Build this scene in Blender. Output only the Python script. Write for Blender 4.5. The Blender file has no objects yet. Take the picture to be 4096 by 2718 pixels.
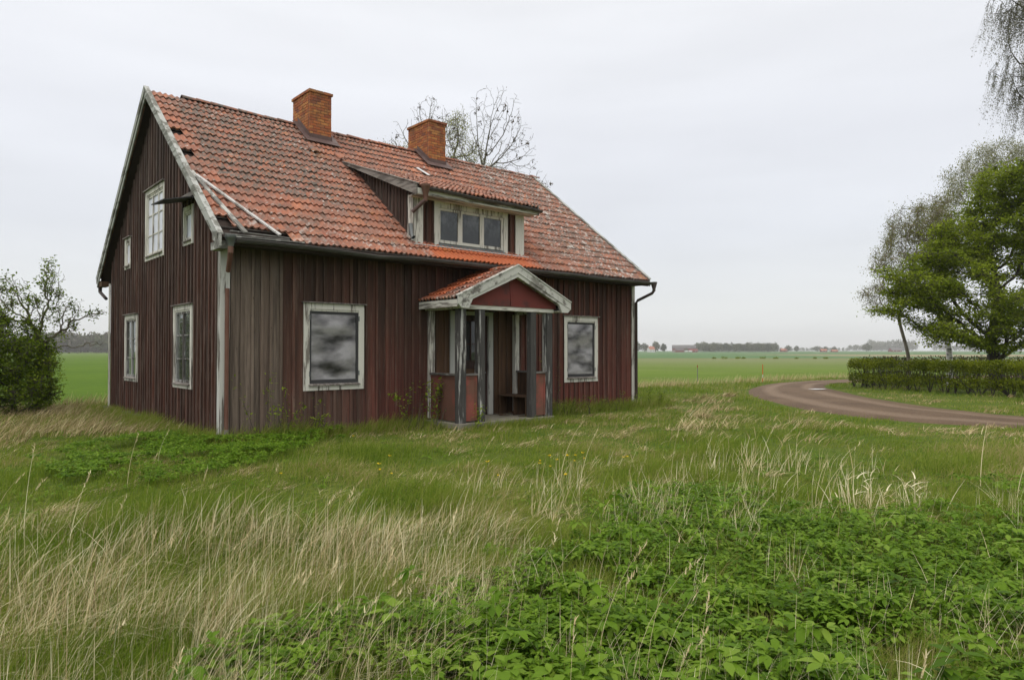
import bpy, bmesh, math, random
import numpy as np
from mathutils import Vector, Matrix
S = bpy.context.scene
COL = S.collection
rad = math.radians
rng = np.random.default_rng(7)
random.seed(7)

# ------------------------------------------------------------------ camera
YAW, PIT = rad(48.583), rad(0.861)
F = Vector((math.cos(YAW)*math.cos(PIT), math.sin(YAW)*math.cos(PIT), math.sin(PIT)))
R = Vector((math.sin(YAW), -math.cos(YAW), 0))
U = R.cross(F)
CAM = Vector((-4.399, -13.165, 1.6))
cd = bpy.data.cameras.new("camera"); cam = bpy.data.objects.new("camera", cd); COL.objects.link(cam)
m = Matrix((R, U, -F)).transposed().to_4x4(); m.translation = CAM
cam.matrix_world = m
cd.sensor_width = 36; cd.lens = 24.148; cd.clip_start = 0.05; cd.clip_end = 9000
S.camera = cam
S.view_settings.view_transform = 'Standard'; S.view_settings.look = 'None'
S.view_settings.gamma = 1; S.view_settings.exposure = 0.0
S.render.resolution_x = 1024; S.render.resolution_y = 679

# ------------------------------------------------------------------ world (overcast sky) and sun
SUN_EL, SUN_AZ = rad(52), rad(205)      # azimuth of the veiled sun, from +X counter-clockwise
w = bpy.data.worlds.new("World"); S.world = w; w.use_nodes = True
nt = w.node_tree; N = nt.nodes; L = nt.links
for n in list(N): N.remove(n)
out = N.new('ShaderNodeOutputWorld'); bg = N.new('ShaderNodeBackground')
sky = N.new('ShaderNodeTexSky'); sky.sky_type = 'NISHITA'; sky.sun_disc = False
sky.sun_elevation = SUN_EL; sky.sun_rotation = rad(90) - SUN_AZ
tc = N.new('ShaderNodeTexCoord'); sep = N.new('ShaderNodeSeparateXYZ'); L.new(tc.outputs['Generated'], sep.inputs[0])
rmp = N.new('ShaderNodeValToRGB'); L.new(sep.outputs['Z'], rmp.inputs[0])
cr = rmp.color_ramp
cr.elements[0].position = 0.0; cr.elements[0].color = (8.7, 8.9, 9.0, 1)
cr.elements[1].position = 1.0; cr.elements[1].color = (22, 20.9, 19.4, 1)
for p_, c_ in ((0.06, (8.8, 9.0, 9.1)), (0.16, (8.35, 8.6, 9.1)), (0.28, (8.95, 9.15, 9.7)), (0.45, (9.4, 9.55, 9.9)), (0.6, (14.9, 14.5, 13.9))):
    e = cr.elements.new(p_); e.color = (*c_, 1)
mp = N.new('ShaderNodeMapping'); mp.inputs['Scale'].default_value = (1.2, 1.2, 7); L.new(tc.outputs['Generated'], mp.inputs[0])
nz = N.new('ShaderNodeTexNoise'); nz.inputs['Scale'].default_value = 1.6; nz.inputs['Detail'].default_value = 3; L.new(mp.outputs[0], nz.inputs['Vector'])
mr = N.new('ShaderNodeMapRange'); mr.inputs[1].default_value = 0.3; mr.inputs[2].default_value = 0.7; mr.inputs[3].default_value = 0.94; mr.inputs[4].default_value = 1.05
L.new(nz.outputs['Fac'], mr.inputs[0])
mul = N.new('ShaderNodeVectorMath'); mul.operation = 'SCALE'; L.new(rmp.outputs[0], mul.inputs[0]); L.new(mr.outputs[0], mul.inputs['Scale'])
mx = N.new('ShaderNodeMix'); mx.data_type = 'RGBA'; mx.inputs[0].default_value = 0.93
L.new(sky.outputs[0], mx.inputs[6]); L.new(mul.outputs[0], mx.inputs[7])
L.new(mx.outputs[2], bg.inputs[0]); bg.inputs[1].default_value = 0.1
L.new(bg.outputs[0], out.inputs[0])
sl = bpy.data.lights.new("sun", 'SUN'); sun = bpy.data.objects.new("sun", sl); COL.objects.link(sun)
sl.energy = 1.1; sl.angle = rad(40); sl.color = (1, 0.97, 0.92)
d = Vector((math.cos(SUN_EL)*math.cos(SUN_AZ), math.cos(SUN_EL)*math.sin(SUN_AZ), math.sin(SUN_EL)))
sun.rotation_euler = d.to_track_quat('Z', 'Y').to_euler()

# ------------------------------------------------------------------ object helpers
def tag(o, label=None, cat=None, group=None, kind=None):
    if label: o['label'] = label
    if cat: o['category'] = cat
    if group: o['group'] = group
    if kind: o['kind'] = kind
    return o
def empty(name, loc=(0, 0, 0), rz=0):
    o = bpy.data.objects.new(name, None); COL.objects.link(o); o.location = loc; o.rotation_euler.z = rz
    o.empty_display_size = 0.1
    return o
def link(name, me, mat, parent=None):
    o = bpy.data.objects.new(name, me); COL.objects.link(o)
    if mat: me.materials.append(mat)
    if parent: o.parent = parent
    return o
def npmesh(name, V, Fc, mat, parent=None, rnd=None, smooth=False):
    V = np.asarray(V, np.float32); Fc = np.asarray(Fc, np.int32); k = Fc.shape[1]
    me = bpy.data.meshes.new(name)
    me.vertices.add(len(V)); me.vertices.foreach_set('co', V.ravel())
    me.loops.add(Fc.size); me.loops.foreach_set('vertex_index', Fc.ravel())
    me.polygons.add(len(Fc)); me.polygons.foreach_set('loop_start', np.arange(len(Fc), dtype=np.int32)*k)
    me.polygons.foreach_set('loop_total', np.full(len(Fc), k, np.int32))
    me.polygons.foreach_set('use_smooth', np.full(len(Fc), smooth))
    me.update(calc_edges=True)
    if rnd is not None:
        a = me.attributes.new('rnd', 'FLOAT', 'FACE'); a.data.foreach_set('value', np.asarray(rnd, np.float32))
    return link(name, me, mat, parent)

class MB:
    """collects closed shapes with one random value each, builds ONE mesh"""
    def __init__(s): s.v = []; s.f = []; s.r = []
    def add(s, vs, fs, r=None):
        b = len(s.v); s.v.extend([tuple(x) for x in vs]); r = random.random() if r is None else r
        for f in fs: s.f.append([b+i for i in f]); s.r.append(r)
    def hexa(s, p, r=None):   # p: 8 corners, bottom 4 then top 4 (same order)
        s.add(p, [(0, 3, 2, 1), (4, 5, 6, 7), (0, 1, 5, 4), (1, 2, 6, 5), (2, 3, 7, 6), (3, 0, 4, 7)], r)
    def box(s, x0, x1, y0, y1, z0, z1, r=None):
        s.hexa([(x0, y0, z0), (x1, y0, z0), (x1, y1, z0), (x0, y1, z0), (x0, y0, z1), (x1, y0, z1), (x1, y1, z1), (x0, y1, z1)], r)
    def beam(s, a, b, wd, ht, up=(0, 0, 1), r=None, wd2=None):
        a = Vector(a); b = Vector(b); t = (b-a).normalized(); upv = Vector(up)
        sd = t.cross(upv).normalized(); u2 = sd.cross(t).normalized(); w2 = wd if wd2 is None else wd2
        q = lambda c, ww: [c-sd*ww/2-u2*ht/2, c+sd*ww/2-u2*ht/2, c+sd*ww/2+u2*ht/2, c-sd*ww/2+u2*ht/2]
        s.hexa(q(a, wd)+q(b, w2), r)
    def tube(s, pts, rads, n=8, r=None, cap=True):
        pts = [Vector(p) for p in pts]; rr = random.random() if r is None else r
        if not hasattr(rads, '__len__'): rads = [rads]*len(pts)
        b = len(s.v); up = Vector((0, 0, 1))
        for i, p in enumerate(pts):
            t = (pts[min(i+1, len(pts)-1)]-pts[max(i-1, 0)]).normalized()
            a = t.cross(up if abs(t.z) < .95 else Vector((1, 0, 0))).normalized(); c = t.cross(a)
            for k in range(n):
                an = 2*math.pi*k/n; s.v.append(tuple(p+(a*math.cos(an)+c*math.sin(an))*rads[i]))
        for i in range(len(pts)-1):
            for k in range(n):
                s.f.append([b+i*n+k, b+i*n+(k+1) % n, b+(i+1)*n+(k+1) % n, b+(i+1)*n+k]); s.r.append(rr)
        if cap:
            s.f.append([b+k for k in range(n)][::-1]); s.r.append(rr)
            e = b+(len(pts)-1)*n; s.f.append([e+k for k in range(n)]); s.r.append(rr)
    def build(s, name, mat, parent=None, smooth=False, bevel=0):
        me = bpy.data.meshes.new(name); me.from_pydata(s.v, [], s.f); me.update()
        a = me.attributes.new('rnd', 'FLOAT', 'FACE'); a.data.foreach_set('value', np.array(s.r, np.float32))
        bm = bmesh.new(); bm.from_mesh(me); bmesh.ops.recalc_face_normals(bm, faces=bm.faces); bm.to_mesh(me); bm.free()
        if smooth: me.polygons.foreach_set('use_smooth', [True]*len(me.polygons))
        o = link(name, me, mat, parent)
        if bevel:
            bv = o.modifiers.new('bevel', 'BEVEL'); bv.width = bevel; bv.segments = 2; bv.limit_method = 'ANGLE'
        return o

# ------------------------------------------------------------------ noise in numpy
def vnoise(x, y, sc, seed=0):
    x = np.asarray(x)/sc; y = np.asarray(y)/sc
    xi = np.floor(x); yi = np.floor(y); fx = x-xi; fy = y-yi; fx = fx*fx*(3-2*fx); fy = fy*fy*(3-2*fy)
    def h(a, b):
        v = np.sin(a*127.1+b*311.7+seed*74.7)*43758.5453; return v-np.floor(v)
    return (h(xi, yi)*(1-fx)+h(xi+1, yi)*fx)*(1-fy)+(h(xi, yi+1)*(1-fx)+h(xi+1, yi+1)*fx)*fy
def fnoise(x, y, sc, seed=0): return .55*vnoise(x, y, sc, seed)+.3*vnoise(x, y, sc*.45, seed+5)+.15*vnoise(x, y, sc*.2, seed+9)
def inpoly(x, y, P):
    P = np.asarray(P); x = np.asarray(x); y = np.asarray(y); r = np.zeros(x.shape, bool); n = len(P)
    for i in range(n):
        x0, y0 = P[i]; x1, y1 = P[(i+1) % n]
        c = ((y0 > y) != (y1 > y)) & (x < (x1-x0)*(y-y0)/((y1-y0) if y1 != y0 else 1e-9)+x0); r ^= c
    return r

# ------------------------------------------------------------------ materials
def newmat(name):
    m = bpy.data.materials.new(name); m.use_nodes = True; nt = m.node_tree
    b = nt.nodes['Principled BSDF']; b.inputs['Specular IOR Level'].default_value = 0.25; b.inputs['Roughness'].default_value = 0.85
    return m, nt, b
def nodes(nt):
    N = nt.nodes; L = nt.links
    class K: pass
    k = K()
    def attr(n='rnd'):
        a = N.new('ShaderNodeAttribute'); a.attribute_name = n; return a.outputs['Fac']
    def coord(scale=(1, 1, 1), loc=(0, 0, 0)):
        t = N.new('ShaderNodeTexCoord'); mp = N.new('ShaderNodeMapping'); L.new(t.outputs['Object'], mp.inputs[0])
        mp.inputs['Scale'].default_value = scale; mp.inputs['Location'].default_value = loc; return mp.outputs[0]
    def noise(vec, sc=1, det=4, rough=.55, lo=.35, hi=.65):
        n = N.new('ShaderNodeTexNoise'); n.inputs['Scale'].default_value = sc; n.inputs['Detail'].default_value = det
        n.inputs['Roughness'].default_value = rough
        if vec is not None: L.new(vec, n.inputs['Vector'])
        return rng_(n.outputs['Fac'], lo, hi)
    def rng_(v, a, b, c=0, d=1, smooth=False):
        r = N.new('ShaderNodeMapRange'); r.clamp = True
        if smooth: r.interpolation_type = 'SMOOTHSTEP'
        L.new(v, r.inputs[0])
        for i, q in enumerate((a, b, c, d)): r.inputs[i+1].default_value = q
        return r.outputs[0]
    def math_(op, a, b=None):
        n = N.new('ShaderNodeMath'); n.operation = op
        for i, q in enumerate((a, b)):
            if q is None: continue
            if isinstance(q, (int, float)): n.inputs[i].default_value = q
            else: L.new(q, n.inputs[i])
        return n.outputs[0]
    def mix(f, a, b, mode='MIX'):
        n = N.new('ShaderNodeMix'); n.data_type = 'RGBA'; n.blend_type = mode
        for i, q in ((0, f), (6, a), (7, b)):
            if isinstance(q, (int, float)): n.inputs[i].default_value = q
            elif isinstance(q, tuple): n.inputs[i].default_value = (*q, 1)
            else: L.new(q, n.inputs[i])
        return n.outputs[2]
    def ramp(v, stops):
        r = N.new('ShaderNodeValToRGB'); L.new(v, r.inputs[0]); c = r.color_ramp
        c.elements[0].position = stops[0][0]; c.elements[0].color = (*stops[0][1], 1)
        c.elements[1].position = stops[-1][0]; c.elements[1].color = (*stops[-1][1], 1)
        for p, q in stops[1:-1]:
            e = c.elements.new(p); e.color = (*q, 1)
        return r.outputs[0]
    def sepxyz():
        t = N.new('ShaderNodeTexCoord'); s = N.new('ShaderNodeSeparateXYZ'); L.new(t.outputs['Object'], s.inputs[0]); return s.outputs
    def bump(h, st=.3, dist=.01):
        b = N.new('ShaderNodeBump'); b.inputs['Strength'].default_value = st; b.inputs['Distance'].default_value = dist; L.new(h, b.inputs['Height']); return b.outputs[0]
    def voro(vec, sc, feat='F1'):
        n = N.new('ShaderNodeTexVoronoi'); n.feature = feat; n.inputs['Scale'].default_value = sc; L.new(vec, n.inputs['Vector']); return n
    for n_, f_ in dict(attr=attr, coord=coord, noise=noise, rng=rng_, math=math_, mix=mix, ramp=ramp, xyz=sepxyz, bump=bump, voro=voro).items(): setattr(k, n_, f_)
    k.N = N; k.L = L
    return k

def wood_paint(name, paint, wood, wood2, amount=.5, axis='z', sc=1., moss=0.):
    """peeling paint over weathered wood, grain along axis"""
    m, nt, b = newmat(name); k = nodes(nt)
    s = {'x': (2, 22, 22), 'y': (22, 2, 22), 'z': (22, 22, 2), 's': (9, 9, 9)}[axis]
    v = k.coord(tuple(q*sc for q in s)); g = k.noise(v, 1, 6, .65, .3, .7)
    v2 = k.coord(tuple(q*.28*sc for q in s)); g2 = k.noise(v2, 1, 5, .6, .3, .7)
    f = k.math('ADD', k.math('MULTIPLY', g, .45), k.math('MULTIPLY', g2, .55))
    f = k.math('ADD', f, k.math('MULTIPLY', k.math('SUBTRACT', k.attr(), .5), .12))
    f = k.rng(f, amount-.06, amount+.06)
    wd = k.mix(g, wood, wood2); pt = k.mix(k.rng(g2, 0, 1, 0, .35), paint, tuple(q*.72 for q in paint))
    c = k.mix(f, pt, wd)
    if moss:
        mm = k.noise(k.coord((3, 3, 3), (5, 2, 1)), 1, 4, .6, 1-moss-.05, 1-moss+.1); c = k.mix(mm, c, (.12, .11, .04))
    k.L.new(c, b.inputs['Base Color']); k.L.new(k.bump(k.math('ADD', g, k.math('MULTIPLY', f, -.6)), .5, .004), b.inputs['Normal'])
    return m
WHITE = (.60, .585, .53); GREYW = (.17, .16, .15); DKW = (.05, .047, .045)
M = {}
for ax in 'xyz':
    M['white_'+ax] = wood_paint('white_paint_'+ax, WHITE, (.30, .27, .24), (.13, .12, .105), .60, ax)
M['white_old'] = wood_paint('weathered_white', (.44, .44, .41), (.27, .26, .24), (.10, .10, .09), .50, 's', .6, moss=.30)
M['white_barge'] = wood_paint('weathered_barge', (.40, .41, .39), (.26, .26, .24), (.12, .12, .1), .52, 'y', .35, moss=.32)
M['corner'] = wood_paint('corner_board', (.48, .48, .45), (.25, .24, .21), (.08, .07, .06), .52, 'z', .6, moss=.25)
M['postgrey'] = wood_paint('porch_post', (.42, .42, .40), (.078, .074, .070), (.034, .033, .032), .31, 'z', .8)
M['greyboard'] = wood_paint('grey_board', (.25, .23, .21), (.19, .17, .155), (.10, .09, .08), .45, 'y', .7, moss=.2)
M['railgrey'] = wood_paint('rail', (.16, .15, .14), (.10, .09, .085), (.05, .045, .04), .4, 'x', .7)
M['redpanel'] = wood_paint('red_panel', (.25, .078, .060), (.17, .065, .048), (.14, .075, .052), .52, 's', .25)
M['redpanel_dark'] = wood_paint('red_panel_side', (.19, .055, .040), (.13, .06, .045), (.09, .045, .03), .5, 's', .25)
M['pediment'] = wood_paint('pediment', (.15, .036, .030), (.11, .035, .03), (.08, .03, .027), .6, 's', .3)
M['brownwood'] = wood_paint('brown_wood', (.085, .048, .026), (.07, .04, .022), (.04, .024, .015), .5, 'z', .6)
M['sashgrey'] = wood_paint('sash', (.30, .30, .29), (.10, .09, .085), (.05, .045, .04), .5, 'z', .8)

def wall_mat(name, gable):
    m, nt, b = newmat(name); k = nodes(nt)
    s = k.xyz(); a0 = k.attr(); bat = k.rng(a0, 1.4, 1.6); a = k.math('FRACT', a0)
    g = k.noise(k.coord((26, 26, 1.1)), 1, 7, .7, .3, .7)
    g2 = k.noise(k.coord((7, 7, .45), (3, 1, 2)), 1, 4, .6, .32, .68)
    big = k.noise(k.coord((.7, .7, .5), (9, 4, 2)), 1, 3, .5, .35, .65); st3 = k.noise(k.coord((15, 15, .5), (4, 8, 1)), 1, 5, .75, .36, .64)
    red = k.mix(g2, (.108, .034, .023), (.054, .025, .018)); brown = k.mix(g2, (.080, .042, .030), (.034, .021, .016))
    grey = k.mix(g, (.25, .195, .155), (.085, .065, .052))
    if gable:
        f = k.math('ADD', k.math('MULTIPLY', a, .6), k.math('MULTIPLY', big, .4)); c = k.mix(f, brown, k.mix(.45, red, brown))
        lo = k.rng(s['Z'], 2.4, .2, 0, .35); c = k.mix(lo, c, red)
        hi = k.rng(s['Z'], 3.0, 6.5, 0, .55); c = k.mix(hi, c, k.mix(g, (.085, .066, .058), (.045, .037, .034)))
        c = k.mix(k.math('MULTIPLY', k.rng(g, .58, .9), .6), c, (.20, .17, .15))
    else:
        f = k.rng(s['X'], 1.0, 12.5, 0, .8); f = k.math('ADD', f, k.math('MULTIPLY', k.math('SUBTRACT', a, .5), .8)); f = k.math('MAXIMUM', k.math('MINIMUM', f, 1.0), 0.0)
        c = k.mix(f, brown, red)
        lo = k.math('MULTIPLY', k.rng(s['Z'], 2.3, .2), k.rng(s['X'], 2.2, 3.6, .15, .75)); c = k.mix(lo, c, k.mix(g, (.155, .040, .030), (.095, .034, .028)))
        gx = k.math('ADD', s['X'], k.math('MULTIPLY', k.math('SUBTRACT', a, .5), .9)); gl = k.rng(gx, 1.35, .75, 0, .95)
        lowgrey = k.math('MULTIPLY', k.rng(s['Z'], 1.1, .0, 0, .55), k.rng(s['X'], 3.6, 2.6))
        gl = k.math('MAXIMUM', gl, k.math('MULTIPLY', lowgrey, g2))
        topd = k.rng(s['Z'], 3.1, 3.45, 1, .35); gl = k.math('MULTIPLY', gl, topd)
        c = k.mix(gl, c, grey)
        sp = k.math('MULTIPLY', k.rng(g, .66, .92), .42); c = k.mix(sp, c, (.19, .155, .13))
        inp = k.math('MULTIPLY', k.math('MULTIPLY', k.rng(s['X'], 4.64, 4.66), k.rng(s['X'], 7.24, 7.22)), k.rng(s['Z'], 2.56, 2.54))
        c = k.mix(inp, c, k.mix(g, (.115, .060, .030), (.060, .034, .020)))
    c = k.mix(k.rng(st3, .55, 0, 0, .62), c, (.026, .017, .013)); wx = k.math('MULTIPLY', k.rng(st3, .80, 1), .26); c = k.mix(wx, c, (.185, .145, .115))
    c = k.mix(k.math('MULTIPLY', k.math('MULTIPLY', bat, k.rng(g, .35, .9)), .26), c, (.19, .135, .105))
    kn = k.voro(k.coord((5, 5, 1.6)), 1.5); kf = k.rng(kn.outputs['Distance'], .05, .09, .6, 0); c = k.mix(kf, c, (.03, .015, .012))
    v = k.rng(a, 0, 1, .72, 1.22); c = k.mix(1.0, c, k.ramp(v, [(0, (0, 0, 0)), (1, (1, 1, 1))]), 'MULTIPLY') if False else c
    hs = k.N.new('ShaderNodeHueSaturation'); k.L.new(c, hs.inputs['Color']); k.L.new(k.rng(a, 0, 1, .75, 1.3), hs.inputs['Value']); c = hs.outputs[0]
    k.L.new(c, b.inputs['Base Color']); k.L.new(k.bump(g, .6, .004), b.inputs['Normal'])
    return m
M['wall'] = wall_mat('red_boarding', False); M['gable'] = wall_mat('brown_boarding', True)

def tile_mat():
    m, nt, b = newmat('clay_tiles'); k = nodes(nt); s = k.xyz(); a = k.attr()
    base = k.ramp(a, [(0, (.29, .100, .058)), (.3, (.40, .140, .072)), (.6, (.25, .115, .078)), (.85, (.36, .13, .07)), (1, (.47, .175, .085))])
    n1 = k.noise(k.coord((6, 6, 6)), 1, 5, .65, .3, .7); base = k.mix(k.math('MULTIPLY', n1, .7), base, (.19, .095, .072))
    # grey-black lichen film: strongest high on the left half, again at right
    big = k.noise(k.coord((.9, .9, .9), (2, 7, 1)), 1, 3, .55, .35, .65)
    fine = k.noise(k.coord((9, 9, 9), (1, 3, 2)), 1, 4, .6, .42, .60)
    zone = k.math('MULTIPLY', k.rng(s['X'], 3.9, 2.2), k.rng(s['Z'], 4.6, 5.6)); zone = k.math('MULTIPLY', zone, k.rng(s['X'], .15, .7))
    zone2 = k.math('MULTIPLY', k.rng(s['X'], 8.4, 10), .78)
    z = k.math('ADD', k.math('MAXIMUM', k.math('MULTIPLY', zone, 1.25), zone2), k.math('MULTIPLY', big, .62))
    gf = k.math('MULTIPLY', k.math('MULTIPLY', fine, k.math('ADD', k.math('MULTIPLY', a, .6), .75)), k.rng(z, .15, .95)); gf = k.math('MINIMUM', gf, .9)
    # the clean strip under the dormer
    clean = k.math('MULTIPLY', k.math('MULTIPLY', k.math('MULTIPLY', k.rng(s['X'], 4.3, 4.6), k.rng(s['X'], 7.9, 7.4)), k.rng(s['Z'], 4.1, 3.95)), k.rng(s['Y'], -.75, -.65))
    gf = k.math('MULTIPLY', gf, k.math('SUBTRACT', 1, clean))
    c = k.mix(gf, base, k.mix(k.rng(s['X'], 6, 9), (.100, .092, .078), (.135, .098, .080))); c = k.mix(clean, c, k.mix(n1, (.50, .135, .050), (.40, .12, .06)))
    # yellowish patches
    yl = k.noise(k.coord((2.2, 2.2, 2.2), (4, 4, 8)), 1, 3, .5, .62, .72); c = k.mix(k.math('MULTIPLY', yl, .45), c, (.34, .15, .04))
    # pale crust lichen spots
    v1 = k.voro(k.coord((1, 1, 1), (.3, .2, .5)), 6.5); sp = k.rng(v1.outputs['Distance'], .20, .30, 1, 0)
    wrp = k.noise(k.coord((14, 14, 14)), 1, 4, .7, .42, .55); msk = k.noise(k.coord((1.3, 1.3, 1.3), (7, 7, 7)), 1, 2, .5, .42, .6)
    sp = k.math('MULTIPLY', k.math('MULTIPLY', sp, wrp), k.math('ADD', msk, k.rng(s['X'], 8.6, 10.5, 0, .6)))
    v2 = k.noise(k.coord((5, 5, 2.5), (3, 9, 1)), 1, 5, .75, .54, .62); v2 = k.math('MULTIPLY', v2, k.math('MAXIMUM', k.rng(s['X'], 8.0, 9.6, .15, 1.0), k.rng(s['Z'], 4.6, 4.0, 0, .6)))
    sp = k.math('MULTIPLY', k.math('MAXIMUM', sp, v2), k.math('SUBTRACT', 1, clean)); c = k.mix(k.math('MINIMUM', k.math('MULTIPLY', sp, .85), 1.0), c, (.46, .44, .41))
    dz2 = k.noise(k.coord((3.2, 3.2, 3.2), (8, 2, 6)), 1, 5, .72, .50, .68); c = k.mix(k.math('MULTIPLY', k.math('MULTIPLY', dz2, .75), k.math('SUBTRACT', 1, clean)), c, (.085, .068, .055))
    pk = k.noise(k.coord((22, 22, 22), (2, 2, 6)), 1, 3, .7, .60, .70); c = k.mix(k.math('MULTIPLY', k.math('MULTIPLY', pk, k.rng(s['X'], 7.6, 9.6, .25, .75)), k.math('SUBTRACT', 1, clean)), c, (.36, .33, .30))
    k.L.new(c, b.inputs['Base Color']); b.inputs['Roughness'].default_value = .7; k.L.new(k.bump(n1, .35, .004), b.inputs['Normal'])
    return m
M['tile'] = tile_mat()
def simple(name, c1, c2, sc=(4, 4, 4), rough=.8, metal=0., spec=.25, usernd=True, bump=.2, lo=.35, hi=.65):
    m, nt, b = newmat(name); k = nodes(nt); n = k.noise(k.coord(sc), 1, 5, .6, lo, hi)
    if usernd: n = k.math('ADD', k.math('MULTIPLY', n, .6), k.math('MULTIPLY', k.attr(), .4))
    k.L.new(k.mix(n, c1, c2), b.inputs['Base Color']); b.inputs['Roughness'].default_value = rough; b.inputs['Metallic'].default_value = metal
    b.inputs['Specular IOR Level'].default_value = spec
    if bump: k.L.new(k.bump(n, bump, .005), b.inputs['Normal'])
    return m
def brick_mat():
    m, nt, b = newmat('chimney_brick'); k = nodes(nt); a = k.attr()
    c = k.ramp(a, [(0, (.28, .085, .042)), (.3, (.39, .125, .045)), (.6, (.44, .17, .055)), (.85, (.49, .24, .08)), (1, (.20, .07, .05))])
    n = k.noise(k.coord((9, 9, 9)), 1, 5, .7, .35, .7); c = k.mix(k.math('MULTIPLY', n, .5), c, (.25, .085, .04))
    st = k.noise(k.coord((3, 3, 2), (3, 1, 5)), 1, 5, .7, .48, .70); c = k.mix(k.math('MULTIPLY', st, .6), c, (.07, .045, .035))
    so = k.math('MULTIPLY', k.rng(k.xyz()['Z'], 8.15, 8.6), k.noise(k.coord((5, 5, 3), (1, 1, 9)), 1, 4, .7, .35, .6)); c = k.mix(k.math('MULTIPLY', so, .55), c, (.06, .04, .035))
    k.L.new(c, b.inputs['Base Color']); k.L.new(k.bump(n, .5, .006), b.inputs['Normal']); return m
M['brick'] = brick_mat()
M['mortar'] = simple('mortar', (.26, .20, .15), (.12, .09, .07), (20, 20, 20))
M['flash'] = simple('rusty_sheet', (.085, .048, .042), (.14, .10, .095), (3, 3, 3), .6, .2)
M['zinc'] = simple('zinc', (.13, .14, .145), (.20, .21, .21), (6, 6, 2), .5, .45)
M['rust'] = simple('rusty_pipe', (.12, .05, .035), (.17, .10, .075), (5, 5, 2), .7, .2)
M['gutter'] = simple('gutter_paint', (.055, .048, .045), (.13, .13, .12), (2, 6, 6), .6, .1, lo=.45, hi=.75)
M['gutter2'] = simple('pipe_brown', (.05, .032, .028), (.09, .08, .078), (6, 6, 2), .6, .1, lo=.45, hi=.75)
M['dark'] = simple('dark_underside', (.030, .020, .017), (.045, .032, .026), (3, 3, 3), .9)
M['batten'] = simple('roof_batten', (.06, .05, .045), (.12, .10, .09), (3, 3, 3), .9)
M['stone'] = simple('plinth_stone', (.20, .19, .17), (.10, .10, .09), (5, 5, 5), .9)
M['concrete'] = simple('porch_concrete', (.26, .24, .19), (.13, .125, .10), (4, 4, 4), .9)
M['whitecer'] = simple('white_sheet', (.70, .71, .72), (.55, .56, .58), (8, 8, 8), .5)
def glass(name, c1, c2, refl, sc=(3, 3, 3), rough=.03):
    m, nt, b = newmat(name); k = nodes(nt); n = k.noise(k.coord(sc), 1, 4, .6, .4, .6)
    k.L.new(k.mix(n, c1, c2), b.inputs['Base Color']); b.inputs['Roughness'].default_value = .5
    gl = k.N.new('ShaderNodeBsdfGlossy'); gl.inputs['Roughness'].default_value = rough; gl.inputs['Color'].default_value = (.85, .88, .92, 1)
    nn = k.noise(k.coord((1.5, 1.5, 1.5)), 1, 2, .5, .3, .7); k.L.new(k.bump(nn, .12, .02), gl.inputs['Normal'])
    mxs = k.N.new('ShaderNodeMixShader'); mxs.inputs[0].default_value = refl
    k.L.new(b.outputs[0], mxs.inputs[1]); k.L.new(gl.outputs[0], mxs.inputs[2]); k.L.new(mxs.outputs[0], k.N['Material Output'].inputs[0]); return m
M['paneblind'] = glass('pane_with_pale_blind', (.66, .68, .76), (.60, .62, .70), .10)
M['pane'] = glass('old_glass', (.030, .034, .028), (.07, .08, .065), .38)
def dormer_glass():
    m = glass('dark_dormer_glass', (.018, .02, .018), (.03, .032, .03), .05, rough=.12); nt = m.node_tree; k = nodes(nt); b = nt.nodes['Principled BSDF']
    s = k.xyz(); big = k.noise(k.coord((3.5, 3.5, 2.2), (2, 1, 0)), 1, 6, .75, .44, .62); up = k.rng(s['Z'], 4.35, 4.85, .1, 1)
    f = k.math('MULTIPLY', big, up); k.L.new(k.mix(f, (.016, .018, .016), (.12, .13, .135)), b.inputs['Base Color']); return m  # dark glass with paler blotches growing towards the top of the panes
M['dglass'] = dormer_glass()
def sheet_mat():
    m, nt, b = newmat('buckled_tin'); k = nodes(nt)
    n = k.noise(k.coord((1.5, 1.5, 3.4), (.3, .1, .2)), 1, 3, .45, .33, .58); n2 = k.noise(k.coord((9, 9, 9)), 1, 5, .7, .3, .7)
    c = k.mix(n, (.022, .021, .022), (.36, .35, .36)); c = k.mix(k.math('MULTIPLY', n2, .28), c, (.12, .115, .118))  # bands of reflected sky and ground painted into the sheet as smudges
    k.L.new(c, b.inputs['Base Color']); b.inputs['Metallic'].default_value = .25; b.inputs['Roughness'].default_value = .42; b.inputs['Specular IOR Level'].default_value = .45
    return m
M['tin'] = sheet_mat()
def leafmat(name, cols, tr=.35, rough=.6, nsc=0):
    m, nt, b = newmat(name); k = nodes(nt); n = len(cols)
    c = k.ramp(k.attr(), [(i/(n-1), q) for i, q in enumerate(cols)])
    k.L.new(c, b.inputs['Base Color']); b.inputs['Roughness'].default_value = rough; b.inputs['Specular IOR Level'].default_value = .10
    if tr:
        t = k.N.new('ShaderNodeBsdfTranslucent'); k.L.new(c, t.inputs[0]); mxs = k.N.new('ShaderNodeMixShader'); mxs.inputs[0].default_value = tr
        k.L.new(b.outputs[0], mxs.inputs[1]); k.L.new(t.outputs[0], mxs.inputs[2]); k.L.new(mxs.outputs[0], k.N['Material Output'].inputs[0])
    return m
M['bark'] = simple('bark', (.075, .068, .055), (.16, .15, .12), (4, 4, 2), .95)
M['barkmoss'] = simple('mossy_bark', (.085, .065, .035), (.17, .165, .11), (6, 6, 6), .95)
M['barkdark'] = simple('dark_bark', (.045, .040, .032), (.10, .09, .07), (5, 5, 2), .95)
M['barklight'] = simple('light_bark', (.16, .13, .10), (.30, .27, .23), (4, 4, 3), .95)
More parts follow.
